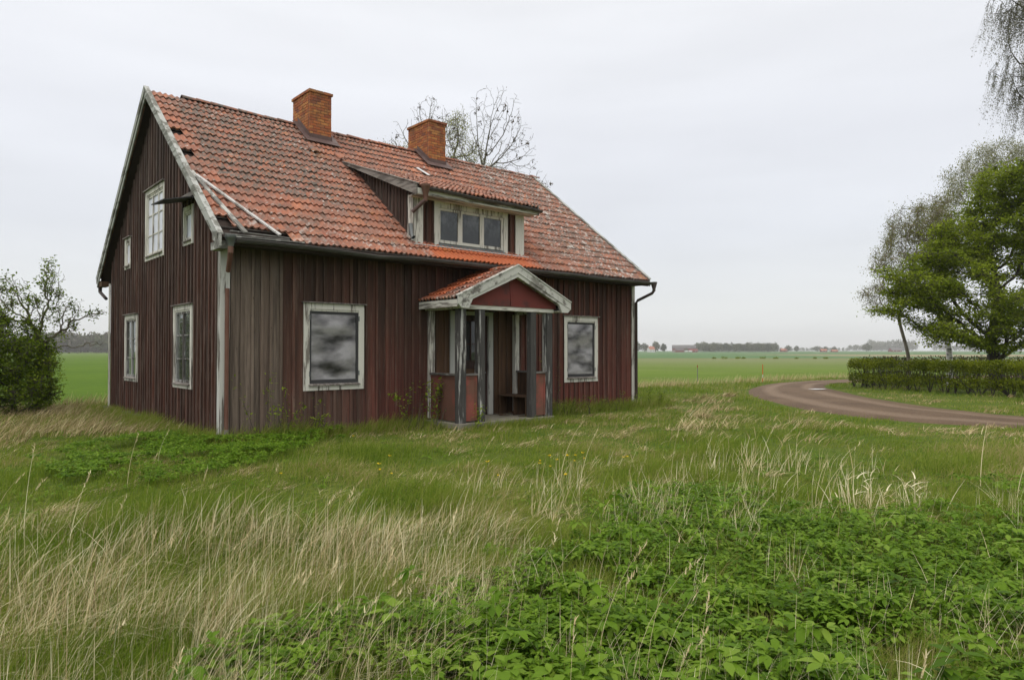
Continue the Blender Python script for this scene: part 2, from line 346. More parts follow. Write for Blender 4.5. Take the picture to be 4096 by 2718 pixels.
def birch_mat():
    m, nt, b = newmat('birch_bark'); k = nodes(nt); n = k.noise(k.coord((3, 3, 9)), 1, 5, .7, .52, .58)
    k.L.new(k.mix(n, (.62, .61, .58), (.06, .055, .05)), b.inputs['Base Color']); return m
M['birch'] = birch_mat()

# ------------------------------------------------------------------ ground, fields, road
def ground_z(x, y):
    dd = np.hypot(np.asarray(x)-CAM.x, np.asarray(y)-CAM.y)
    z = np.interp(dd, [0, 38, 150, 500, 1000, 4000], [-.10, -.10, -.68, -1.0, -1.1, -1.4])
    near = np.clip((45-dd)/20, 0, 1)
    return z + near*(fnoise(x, y, 2.6, 3)-.5)*.09
ROAD_OUT = [(14.6, -30), (13.9, -18), (13.4, -12), (13.4, -9.4), (13.6, -6.1), (14.5, -4.2), (15.8, -2.7), (17.6, -.9), (20.2, 1.0), (23.8, 2.9), (28.6, 4.3), (33, 4.7), (37.6, 4.4), (46, 3.2), (60, -1), (80, -9)]
ROAD_IN = [(18.6, -30), (17.7, -18), (17.1, -12), (17.0, -8.7), (18.0, -6.9), (19.8, -5.1), (21.9, -3.1), (24.2, -1.4), (25.9, -.1), (27.5, .9), (29.8, 1.9), (32.2, 2.1), (36.5, 1.7), (44.5, .2), (58, -4.5), (78, -13)]
ROADPOLY = ROAD_OUT+ROAD_IN[::-1]
def smoothpath(P, n=8):
    P = [Vector((*p, 0)) for p in P]; o = []
    for i in range(len(P)-1):
        a, b, c, d_ = P[max(i-1, 0)], P[i], P[i+1], P[min(i+2, len(P)-1)]
        for j in range(n):
            t = j/n; o.append(.5*((2*b)+(c-a)*t+(2*a-5*b+4*c-d_)*t*t+(3*b-a-3*c+d_)*t**3))
    o.append(P[-1]); return [(q.x, q.y) for q in o]
RO = smoothpath(ROAD_OUT); RI = smoothpath(ROAD_IN)
def on_road(x, y): return inpoly(x, y, ROADPOLY)
def field_edge(x): return np.interp(x, [-60, -6, -.5, 1, 8, 21.6, 27.7, 34, 42, 80], [12.0, 11.2, 11.0, 11.9, 10.5, 6.9, 6.4, 6.6, 6.2, 2])

def ground_mat():
    m, nt, b = newmat('ground_soil_grass'); k = nodes(nt); s = k.xyz()
    geo = k.coord((1, 1, 1))
    n1 = k.noise(k.coord((.8, .8, .8)), 1, 5, .6, .35, .65); n2 = k.noise(k.coord((9, 9, 9)), 1, 5, .7, .35, .65)
    lawn = k.mix(n2, k.mix(n1, (.080, .140, .016), (.150, .165, .040)), (.050, .075, .014))
    # distances along and across the view line of the lane (world directions)
    def dot(v):
        n = k.N.new('ShaderNodeVectorMath'); n.operation = 'DOT_PRODUCT'; k.L.new(geo, n.inputs[0]); n.inputs[1].default_value = v; return n.outputs['Value']
    fx, fy = math.cos(YAW), math.sin(YAW)
    dep = k.math('SUBTRACT', dot((fx, fy, 0)), fx*CAM.x+fy*CAM.y); lat = k.math('SUBTRACT', dot((fy, -fx, 0)), fy*CAM.x-fx*CAM.y)
    mow = k.noise(k.coord((.05, .05, .05)), 1, 4, .6, .4, .6); tex = k.noise(k.coord((1.2, 1.2, 1.2)), 1, 6, .75, .3, .7)
    f1 = k.mix(mow, (.105, .160, .024), (.130, .180, .036)); f1 = k.mix(k.math('MULTIPLY', tex, .35), f1, (.075, .13, .018))
    tr = k.N.new('ShaderNodeTexWave'); tr.inputs['Scale'].default_value = .045; tr.inputs['Distortion'].default_value = 2; k.L.new(k.coord((.35, 1, 1)), tr.inputs['Vector'])
    f1 = k.mix(k.rng(tr.outputs['Fac'], .93, 1, 0, .35), f1, (.11, .13, .045))
    far1 = k.mix(k.rng(dep, 60, 150), f1, (.155, .180, .080))  # hazy paleness of distance painted into the field colour
    blue = k.mix(mow, (.085, .155, .065), (.10, .165, .075))
    ditch = k.mix(tex, (.24, .22, .11), (.10, .12, .05))
    brown = k.math('MULTIPLY', k.math('MULTIPLY', k.rng(dep, 255, 270), k.rng(dep, 430, 400)), k.rng(lat, 120, 160))
    c = k.mix(k.rng(dep, 196, 200), far1, blue); c = k.mix(brown, c, (.24, .21, .13))
    dm = k.math('MULTIPLY', k.math('MULTIPLY', k.rng(dep, 178, 181), k.rng(dep, 200, 197)), k.rng(k.math('ADD', lat, k.math('MULTIPLY', mow, 40)), 20, 60)); c = k.mix(dm, c, ditch)
    right = k.rng(lat, -8, -2)
    fl = k.mix(tex, k.mix(mow, (.100, .165, .016), (.075, .135, .013)), (.060, .110, .012))
    fl = k.mix(k.rng(dep, 120, 400), fl, (.09, .14, .025))
    c = k.mix(right, fl, c)
    # edge of the crop field: world line given through an attribute painted on the mesh (1 = crop)
    c = k.mix(k.attr('crop'), lawn, c)
    k.L.new(c, b.inputs['Base Color']); b.inputs['Roughness'].default_value = .95; b.inputs['Specular IOR Level'].default_value = .05
    k.L.new(k.bump(n2, .6, .03), b.inputs['Normal']); return m
na, nr = 720, 230
rr = np.concatenate([[0.0], np.geomspace(.6, 3600, nr-1)]); an = np.linspace(0, 2*np.pi, na, endpoint=False)
RR, AA = np.meshgrid(rr, an, indexing='ij'); gx = CAM.x+RR*np.cos(AA); gy = CAM.y+RR*np.sin(AA)
V = np.stack([gx, gy, ground_z(gx, gy)], -1).reshape(-1, 3)
i, j = np.meshgrid(np.arange(nr-1), np.arange(na), indexing='ij'); j2 = (j+1) % na
Fg = np.stack([i*na+j, (i+1)*na+j, (i+1)*na+j2, i*na+j2], -1).reshape(-1, 4)
g = npmesh('ground', V, Fg, ground_mat(), smooth=True); tag(g, kind='structure')
crop = (V[:, 1] > field_edge(V[:, 0])).astype(np.float32)
crop[(V[:, 0] > 42) & (V[:, 1] > -40)] = 1; crop[np.hypot(V[:, 0]-CAM.x, V[:, 1]-CAM.y) > 75] = 1
a = g.data.attributes.new('crop', 'FLOAT', 'POINT'); a.data.foreach_set('value', crop)

def road_mat():
    m, nt, b = newmat('gravel_road'); k = nodes(nt)
    n = k.noise(k.coord((14, 14, 14)), 1, 6, .8, .3, .7); n2 = k.noise(k.coord((.5, .5, .5)), 1, 4, .6, .35, .65)
    tr = k.attr('across')   # 0..1 across the lane
    wh = k.math('ABSOLUTE', k.math('SUBTRACT', k.math('ABSOLUTE', k.math('SUBTRACT', tr, .5)), .22)); whf = k.rng(wh, .03, .10, 1, 0)
    c = k.mix(n2, (.120, .076, .044), (.185, .124, .076)); c = k.mix(k.math('MULTIPLY', whf, .75), c, (.29, .21, .145))
    c = k.mix(k.math('MULTIPLY', n, .65), c, (.062, .042, .030)); sp = k.voro(k.coord((9, 9, 9)), 1); c = k.mix(k.rng(sp.outputs['Distance'], .10, .16, .4, 0), c, (.32, .28, .25))
    k.L.new(c, b.inputs['Base Color']); k.L.new(k.bump(n, .8, .03), b.inputs['Normal']); return m
n_ = len(RO); NA = 13; V = []; ac = []
for q in range(n_):
    for t in range(NA):
        f_ = t/(NA-1); x = RO[q][0]*(1-f_)+RI[q][0]*f_; y = RO[q][1]*(1-f_)+RI[q][1]*f_
        jx = (vnoise(x, y, .5, 3)-.5)*.5 if t in (0, NA-1) else 0
        x += jx; y += jx
        rut = .022*math.exp(-((f_-.28)/.07)**2)+.022*math.exp(-((f_-.72)/.07)**2)
        z = float(ground_z(x, y))
        V.append((x, y, z+(-.045 if t in (0, NA-1) else .022+.03*math.sin(math.pi*f_)-rut))); ac.append(f_)
Fr = [(q*NA+t, (q+1)*NA+t, (q+1)*NA+t+1, q*NA+t+1) for q in range(n_-1) for t in range(NA-1)]
rd = npmesh('road', V, Fr, road_mat(), smooth=True); tag(rd, kind='structure')
a = rd.data.attributes.new('across', 'FLOAT', 'POINT'); a.data.foreach_set('value', np.array(ac, np.float32))
# puddle
m_, nt_, b_ = newmat('puddle_water'); b_.inputs['Base Color'].default_value = (.10, .09, .08, 1); b_.inputs['Roughness'].default_value = .03; b_.inputs['Metallic'].default_value = .9
b_.inputs['Base Color'].default_value = (.80, .80, .80, 1)
pv = []; 
for k_ in range(36):
    a_ = 2*math.pi*k_/36; r_ = 1+.28*math.sin(2*a_+.6)+.14*math.sin(5*a_)+.08*math.sin(9*a_)
    e = Vector((24.0, -.15, 0))+Vector(R)*(.30*r_*math.cos(a_))+Vector((F.x, F.y, 0))*(.30*r_*math.sin(a_)); pv.append((e.x, e.y, float(ground_z(24, -.1))+.085))
me = bpy.data.meshes.new('puddle'); me.from_pydata(pv, [], [list(range(36))]); me.update(); pd = link('puddle', me, m_)
tag(pd, kind='structure')

# ------------------------------------------------------------------ the house
HL, HW = 12.08, 9.22; RY, RZ = 4.58, 7.70; EY, EZ = -.53, 3.63; SL = (RZ-EZ)/(RY-EY); OVL, OVR = .22, .12
def roofz(y): return EZ+(y-EY)*SL if y <= RY else RZ-(y-RY)*SL
house = tag(empty('wooden_house', (0, 0, 0)), 'derelict red-brown timber house with orange tiled roof and small gabled porch', 'house')
FR = lambda u, w_, z: (u, -w_, z)          # front facade  (u = X, w = outwards)
GL = lambda u, w_, z: (-w_, u, z)          # left gable    (u = Y)
GR = lambda u, w_, z: (HL+w_, u, z)
BK = lambda u, w_, z: (u, HW+w_, z)
def slab(mb, mp, u0, u1, w0, w1, z0a, z1a, z0b=None, z1b=None, r=None):
    z0b = z0a if z0b is None else z0b; z1b = z1a if z1b is None else z1b
    mb.hexa([mp(u0, w0, z0a), mp(u1, w0, z0b), mp(u1, w1, z0b), mp(u0, w1, z0a), mp(u0, w0, z1a), mp(u1, w0, z1b), mp(u1, w1, z1b), mp(u0, w1, z1a)], r)
def boards(mb, mp, u0, u1, zb, top, holes, pitch, bw=.055, bt=.024, seed=1, base=0., kink=()):
    rs = random.Random(seed); ed = [u0]
    while ed[-1] < u1-pitch*.6: ed.append(ed[-1]+pitch*rs.uniform(.78, 1.22))
    ed[-1] = u1 if u1-ed[-1] < pitch*.5 else ed[-1]
    if ed[-1] != u1: ed.append(u1)
    def seg(a, b, w0, w1, r, zlo):
        cuts = sorted({a, b, *[h[q] for h in holes for q in (0, 1) if a < h[q] < b], *[q for q in kink if a < q < b]})
        for c0, c1 in zip(cuts, cuts[1:]):
            mid = (c0+c1)/2; spans = [(zlo, None)]
            for h in holes:
                if h[0] <= mid <= h[1]:
                    ns = []
                    for lo, hi in spans:
                        if lo < h[2] and (hi is None or hi > h[2]): ns += [(lo, h[2]), (h[3], hi)]
                        else: ns.append((lo, hi))
                    spans = ns
            for lo, hi in spans:
                ta, tb = (top(c0), top(c1)) if hi is None else (hi, hi)
                if min(ta, tb) > lo+.005: slab(mb, mp, c0, c1, w0, w1, lo, ta, lo, tb, r)
    for a, b in zip(ed, ed[1:]):
        j = rs.uniform(-.004, .004); seg(a, b, base-.03, base+j, rs.random(), zb+rs.uniform(-.04, .03))
    for e in ed[1:-1]:
        hw = bw/2*rs.uniform(.85, 1.2); t = bt*1.25*rs.uniform(.85, 1.2); seg(e-hw, e+hw, base-.002, base+t, 2+rs.random()*.99, zb+rs.uniform(-.05, .05))
W1 = (1.60, 2.96, .78, 2.56); W2 = (9.09, 10.47, .72, 2.54)
DOOR = (5.25, 6.56, .02, 2.54)
ZB = -.16
mb = MB(); boards(mb, FR, .0, HL, ZB, lambda u: 3.62, [W1, W2, DOOR], .215, seed=4)
front = mb.build('front_wall', M['wall'], house)
GW = [(1.68, 2.96, .80, 2.55), (6.12, 7.40, .80, 2.52), (3.74, 5.38, 3.76, 5.46), (1.66, 2.30, 3.79, 4.60), (6.82, 7.46, 3.74, 4.56)]
gtop = lambda u: roofz(u)-.10
mb = MB(); boards(mb, GL, 0, HW, -.06, gtop, GW, .225, bw=.05, bt=.026, seed=9, kink=(RY,))
mb.build('gable_wall', M['gable'], house)
mb = MB(); boards(mb, GR, 0, HW, ZB, gtop, [], .24, seed=12, kink=(RY,)); mb.build('gable_wall', M['gable'], house)
mb = MB(); boards(mb, BK, 0, HL, ZB, lambda u: 3.55, [], .24, seed=13); mb.build('back_wall', M['wall'], house)
mb = MB(); mb.box(-.0, HL+.0, .035, .15, -.45, .0); mb.box(.035, .15, 0, HW, -.45, .02); mb.box(HL-.08, HL+.05, 0, HW, -.45, 0); mb.box(-.05, HL, HW-.08, HW+.05, -.45, 0)
rs = random.Random(3)
y = 3.0
while y < HW+.1:      # rough field stones under the gable sill
    ln = rs.uniform(.22, .5); mb.box(-.10-rs.uniform(0, .09), .02, y, min(y+ln-.03, HW+.1), -.4, -.03+rs.uniform(-.05, .05)); y += ln
mb.build('plinth', M['stone'], house, bevel=.02)
# corner boards
mb = MB(); mb.box(-.045, -.020, -.055, .10, ZB-.05, 3.5); mb.box(-.043, .13, -.060, -.030, ZB-.06, 3.55); mb.build('corner_board', M['corner'], house)
mb = MB(); mb.box(HL-.09, HL+.045, -.055, -.028, .0, 3.55); mb.build('corner_board', M['white_z'], house); mb = MB(); mb.box(HL+.02, HL+.047, -.027, .1, .0, 3.5); mb.build('corner_board', M['white_z'], house)
mb = MB(); mb.box(-.05, -.026, HW-.09, HW+.05, .02, 3.5); mb.build('corner_board', M['white_z'], house)

# ---- tiles
def tiles(name, O, u, v, W_, Ln, parent, skip=None, tw=.26, ex=.345, seed=1, wig=1., sag=0., A=.019):
    """double-wave clay pantiles on the plane O + a*u + b*v (u along the eave, v up the slope)"""
    rg = np.random.default_rng(seed); O, u, v = (np.array(q, float) for q in (O, u, v)); n = np.cross(u, v); n /= np.linalg.norm(n)
    if n[2] < 0: n = -n
    nc, nr_ = int(round(W_/tw)), int(math.ceil(Ln/ex)); tw = W_/nc; ms = 13; tt = np.linspace(0, 1, ms)
    wave = A*np.cos(tt*4*np.pi+.5)*(1+.15*np.sin(tt*2*np.pi)); wave[-1] += .006; wave[0] -= .004
    Vs = []; Fs = []; Rs = []; cnt = 0
    for r in range(nr_):
        for c in range(nc):
            cu = (c+.5)*tw; cv = (r+.5)*ex
            if skip and skip(cu, cv, c, r, rg): continue
            top = min(.42, Ln-r*ex+.01)
            if top < .08: continue
            du, dv, dz, sk = rg.normal(0, .003*wig), rg.normal(0, .010*wig), abs(rg.normal(0, .004*wig)), rg.normal(0, .008*wig)
            if rg.random() < .03: dz += .012
            uu = c*tw+tt*tw*1.02+du; rows = []
            for (b_, h_) in ((0, .008), (0, .044), (0, .044), (top*.5, .024), (top, .0)):
                bb = r*ex+b_+dv+sk*(tt-.5)
                P = O+np.outer(uu, u)+np.outer(bb, v)+np.outer(wave+h_+dz-(sag*np.sin(np.pi*np.clip(uu/W_, 0, 1))*(bb/Ln)), n); rows.append(P)
            Vs.append(np.concatenate(rows)); i_ = np.arange(ms-1)
            fs = [np.stack([cnt+a_*ms+i_, cnt+a_*ms+i_+1, cnt+(a_+1)*ms+i_+1, cnt+(a_+1)*ms+i_], -1) for a_ in (0, 2, 3)]
            Fs.append(np.concatenate(fs)); Rs.append(np.full(3*(ms-1), rg.random())); cnt += 5*ms
    return npmesh(name, np.concatenate(Vs), np.concatenate(Fs), M['tile'], parent, np.concatenate(Rs), smooth=True)
cs = math.hypot(1, SL); vf = np.array((0, 1/cs, SL/cs)); RLEN = (RY-EY)*cs
X0, X1 = -OVL+.04, HL+OVR-.02
TZ = .03
DX0, DX1 = 4.02, 7.72          # dormer roof extent
def skip_main(cu, cv, c, r, rg):
    x = X0+cu; yy = EY+cv/cs
    if 4.25 < x < 7.55 and .02 < yy < 2.65: return True
    if (c, r) in ((0, 12), (0, 9)): return True                    # the two missing verge tiles
    if r == 0 and c < 5: return True                              # stripped eave corner
    if r == 1 and c < 1: return True
    return False
roof = tiles('roof_tiles', (X0, EY, EZ+TZ), (1, 0, 0), vf, X1-X0, RLEN, house, skip_main, seed=21, sag=.06)
vb = np.array((0, -1/cs, SL/cs)); tiles('roof_tiles', (X1, HW+.53, EZ+TZ), (-1, 0, 0), vb, X1-X0, RLEN, house, None, seed=22, sag=.06)
# battens + deck
mb = MB()
for q in range(18):
    yy = EY+.03+q*.345/cs; mb.beam((X0+.02, yy, roofz(yy)-.005), (X1-.02, yy, roofz(yy)-.005), .05, .028)
mb.build('roof_batten', M['batten'], house)
mb = MB()
for sg in (0, 1):
    e0 = EY+.02 if sg == 0 else HW+.51; z0 = EZ-.045+.016; z1 = RZ-.05
    mb.hexa([(X0+.01, e0, z0-.03), (X1-.01, e0, z0-.03), (X1-.01, RY, z1-.03), (X0+.01, RY, z1-.03), (X0+.01, e0, z0), (X1-.01, e0, z0), (X1-.01, RY, z1), (X0+.01, RY, z1)])
mb.build('roof_deck', M['dark'], house)
# ridge tiles
mb = MB(); x = .55; rs = random.Random(5)
while x < HL+.05:
    ln = .40; r0, r1 = .105, .085; z = RZ+.005-.05*math.sin(math.pi*max(0, min(1, x/HL))); base = len(mb.v); rv = rs.random(); dz = rs.uniform(-.01, .012)
    if not (3.4 < x < 3.9 or 7.2 < x < 7.7):
        vs = []
        for xx, rr_ in ((x, r0), (x+ln, r1)):
            for kk in range(9):
                a_ = math.pi*kk/8; vs.append((xx, RY-rr_*1.1*math.cos(a_), z+dz+rr_*.85*math.sin(a_)))
        vs += [(p[0], RY+(p[1]-RY)*.85, p[2]-.014) for p in vs[:9]]
        fs = [(kk, kk+1, 9+kk+1, 9+kk) for kk in range(8)]+[(kk, kk+1, 18+kk+1, 18+kk) for kk in range(8)]
        mb.add(vs, fs, rv)
    x += .34
mb.build('ridge_tiles', M['tile'], house, smooth=False)

# ---- barge boards
def barge(x, wdt, y0, z0, y1, z1, hgt, mat, drop=0., name='bargeboard', cap=True):
    mb = MB(); mb.hexa([(x-wdt, y0, z0-hgt), (x, y0, z0-hgt), (x, y0, z0), (x-wdt, y0, z0)]+[(x-wdt, y1, z1-hgt), (x, y1, z1-hgt), (x, y1, z1), (x-wdt, y1, z1)])
    if cap: mb.hexa([(x-wdt-.03, y0, z0+.002), (x+.05, y0, z0+.002), (x+.05, y0, z0+.03), (x-wdt-.03, y0, z0+.03)]+[(x-wdt-.03, y1, z1+.002), (x+.05, y1, z1+.002), (x+.05, y1, z1+.03), (x-wdt-.03, y1, z1+.03)])
    return mb.build(name, mat, house)
bz = .085
barge(-OVL, .028, EY-.06, EZ-.05+bz, RY, RZ+bz, .24, M['white_barge'])
barge(-OVL, .028, HW+.60, EZ-.05+bz, RY, RZ+bz, .24, M['white_barge'])
barge(-OVL-.035, .02, EY-.02, EZ-.02+bz, 2.0, roofz(2.0)+bz-.02, .11, M['white_barge'], cap=False)
barge(-OVL-.035, .02, HW+.56, EZ-.02+bz, RY, RZ+bz-.02, .11, M['white_barge'], cap=False)
barge(HL+OVR, .028, EY-.04, EZ+bz, RY, RZ+bz, .22, M['white_barge'])
barge(HL+OVR, .028, HW+.57, EZ+bz, RY, RZ+bz, .22, M['white_barge'])
# lower verge foot (boxed end) at the near and the far eave corner
mb = MB()
mb.hexa([(-OVL-.03, EY-.08, EZ-.17), (-OVL+.01, EY-.08, EZ-.17), (-OVL+.01, EY+.30, EZ-.02), (-OVL-.03, EY+.30, EZ-.02), (-OVL-.03, EY-.08, EZ+.02), (-OVL+.01, EY-.08, EZ+.02), (-OVL+.01, EY+.30, EZ+.3), (-OVL-.03, EY+.30, EZ+.3)])
mb.box(-OVL, -.04, EY+.02, -.05, EZ-.20, EZ-.06); mb.build('verge_foot', M['white_old'], house)
mb = MB(); mb.box(-OVL, -.04, HW+.06, HW+.55, EZ-.20, EZ-.06); mb.build('verge_foot', M['brownwood'], house)
# eave fascia boards and bared laths at the stripped corner
mb = MB(); mb.box(.0, HL+.05, EY-.03, EY+.0, EZ-.13, EZ-.01); mb.box(.02, HL, EY+.01, -.03, EZ-.10, EZ-.075); mb.build('eave_soffit', M['dark'], house)
mb = MB(); mb.beam((-.10, EY-.02, EZ+.02), (1.35, EY-.02, EZ+.045), .10, .022); mb.beam((.02, EY+.16, EZ+.15), (1.25, EY+.14, EZ+.13), .07, .022); mb.beam((-.12, EY+.07, EZ+.075), (1.1, EY+.06, EZ+.085), .05, .02)
mb.build('eave_lath', M['white_old'], house)

# ---- gutters
def gutter(path, r, mat, parent, name='gutter', down=True):
    mb = MB(); vs = []; n = 9
    for p in path:
        for kk in range(n):
            a_ = math.pi*kk/(n-1); vs.append((p[0], p[1]-r*math.cos(a_), p[2]-r*math.sin(a_)))
        for kk in range(n):
            a_ = math.pi*(n-1-kk)/(n-1); vs.append((p[0], p[1]-(r-.006)*math.cos(a_), p[2]-(r-.006)*math.sin(a_)+.002))
    n2 = 2*n; fs = []
    for i_ in range(len(path)-1):
        for kk in range(n2): fs.append((i_*n2+kk, i_*n2+(kk+1) % n2, (i_+1)*n2+(kk+1) % n2, (i_+1)*n2+kk))
    mb.add(vs, fs, .4)
    for p in path[1:-1:2]: mb.box(p[0]-.012, p[0]+.012, p[1]-r*.2, p[1]+r+.03, p[2]-r*.1, p[2]+.012)
    # bead
    mb.tube([(p[0], p[1]-r, p[2]) for p in path], .011, 6)
    return mb.build(name, mat, parent, smooth=False)
gp = [(x_, EY-.085, EZ-.035-.03*math.exp(-((x_-2.9)/.5)**2)+.01*math.sin(x_*1.7)) for x_ in np.linspace(.03, HL+OVR+.06, 26)]
gutter(gp, .065, M['gutter'], house)
gutter([(x_, HW+.61, EZ-.04) for x_ in np.linspace(-.25, HL+.1, 8)], .065, M['gutter'], house)
def pipe(parts, mat, parent, name='downpipe', n=12):
    mb = MB()
    for pts, rs_ in parts: mb.tube(pts, rs_, n, cap=False)
    return mb.build(name, mat, parent, smooth=True)
gy_ = EY-.10
fun = pipe([([(-.06, gy_, 3.665), (-.06, gy_, 3.60), (-.06, gy_, 3.595), (-.06, gy_, 3.46)], [.098, .098, .088, .050])], M['zinc'], house, 'rainwater_hopper')
pipe([([(-.06, gy_, 3.46), (-.06, gy_, 3.34)], [.048, .048]), ([(-.06, gy_+.01, 3.36), (-.05, gy_+.06, 3.26), (-.01, gy_+.26, 3.04)], [.044, .044, .043])], M['rust'], house)
mb = MB(); mb.tube([(.07, -.085, .12), (.075, -.088, 2.75)], .040, 12, cap=False); mb.build('downpipe', M['rust'], house, smooth=True)
mb = MB(); mb.tube([(.07, -.088, .13), (.075, -.095, -.12)], [.046, .055], 12, cap=False); mb.build('drain_pipe', M['concrete'], house, smooth=True)
# right end down pipe
gx_ = HL+OVR+.10
pipe([([(gx_, gy_, 3.63), (gx_, gy_, 3.56), (gx_, gy_, 3.43), (gx_, gy_, 3.36)], [.10, .085, .048, .045]),
      ([(gx_, gy_, 3.38), (gx_-.02, gy_+.05, 3.30), (HL+.06, -.15, 3.10), (HL+.03, -.11, 3.03), (HL+.03, -.11, .14)], [.044]*5)], M['gutter2'], house)
gb_ = HW+.62
pipe([([(-.16, gb_, 3.62), (-.16, gb_, 3.5), (-.16, gb_, 3.40), (-.16, gb_, 3.30)], [.10, .08, .05, .05]), ([(-.16, gb_, 3.30), (-.1, HW+.12, 3.08)], [.045, .045])], M['gutter2'], house)

# ---- chimneys
def chimney(x0, y0, w_, dp, ztop, seed, rot=0):
    rs = random.Random(seed); bh = .0745; zb = roofz(y0)-.35; n = int(round((ztop-.075-zb)/bh)); mb = MB()
    BL, BT = .205, .10
    for c in range(n+1):
        z1 = ztop-.0 if c == 0 else ztop-.075-(c-1)*bh; z0 = z1-bh+.010; ov = .032 if c == 0 else 0.
        if c == 0: z0 = ztop-.070
        xa, xb, ya, yb = x0-ov, x0+w_+ov, y0-ov, y0+dp+ov; off = BT if c % 2 else BL
        def run(a, b, start):
            e = [a]; t = a+start
            while t < b-.05: e.append(t); t += BL+.008
            e.append(b); return list(zip(e, e[1:]))
        jj = lambda: rs.uniform(-.004, .004)
        gp_ = .007
        for a_, b_ in run(xa, xb, off):
            mb.box(a_+gp_, b_-gp_, ya+jj(), ya+.09, z0+rs.uniform(-.001, .001), z1)
            mb.box(a_+gp_, b_-gp_, yb-.09, yb+jj(), z0, z1)
        for a_, b_ in run(ya+.0, yb, BL+BT-off):
            if a_ == ya: a_ = ya+.095
            if b_ == yb: b_ = yb-.095
            if b_-a_ < .03: continue
            mb.box(xa+jj(), xa+.09, a_+gp_, b_-gp_, z0, z1); mb.box(xb-.09, xb+jj(), a_+gp_, b_-gp_, z0, z1)
    o = mb.build('chimney', M['brick'], house, bevel=.004)
    mm = MB(); mm.box(x0+.012, x0+w_-.012, y0+.012, y0+dp-.012, zb+.1, ztop-.02); mm.build('mortar', M['mortar'], o)
    fl = MB(); yb = y0+dp; t = .006
    zf = lambda yy: roofz(yy)+.085
    fl.hexa([(x0-.16, y0-.20, zf(y0-.20)-.0), (x0+w_+.16, y0-.20, zf(y0-.2)), (x0+w_+.16, y0, zf(y0)), (x0-.16, y0, zf(y0)), (x0-.16, y0-.2, zf(y0-.2)+t), (x0+w_+.16, y0-.2, zf(y0-.2)+t), (x0+w_+.16, y0, zf(y0)+t), (x0-.16, y0, zf(y0)+t)], .3)
    fl.box(x0-.014, x0+w_+.014, y0-.014, y0-.004, zf(y0)-.1, zf(y0)+.10, .2)
    for xs, xe in ((x0-.17, x0-.004), (x0+w_+.004, x0+w_+.17)):
        fl.hexa([(xs, y0-.1, zf(y0-.1)+.003), (xe, y0-.1, zf(y0-.1)+.003), (xe, RY, zf(RY)+.003), (xs, RY, zf(RY)+.003), (xs, y0-.1, zf(y0-.1)+.012), (xe, y0-.1, zf(y0-.1)+.012), (xe, RY, zf(RY)+.012), (xs, RY, zf(RY)+.012)], .6)
    for xs in (x0-.014, x0+w_+.006):
        fl.hexa([(xs, y0, zf(y0)), (xs+.008, y0, zf(y0)), (xs+.008, RY, zf(RY)), (xs, RY, zf(RY)), (xs, y0, zf(y0)+.12), (xs+.008, y0, zf(y0)+.12), (xs+.008, RY, zf(RY)+.12), (xs, RY, zf(RY)+.12)], .8)
    fl.build('flashing', M['flash'], o)
chimney(3.52, 3.88, .63, 1.06, 8.50, 3)
chimney(7.37, 3.96, .62, 1.16, 8.58, 8)

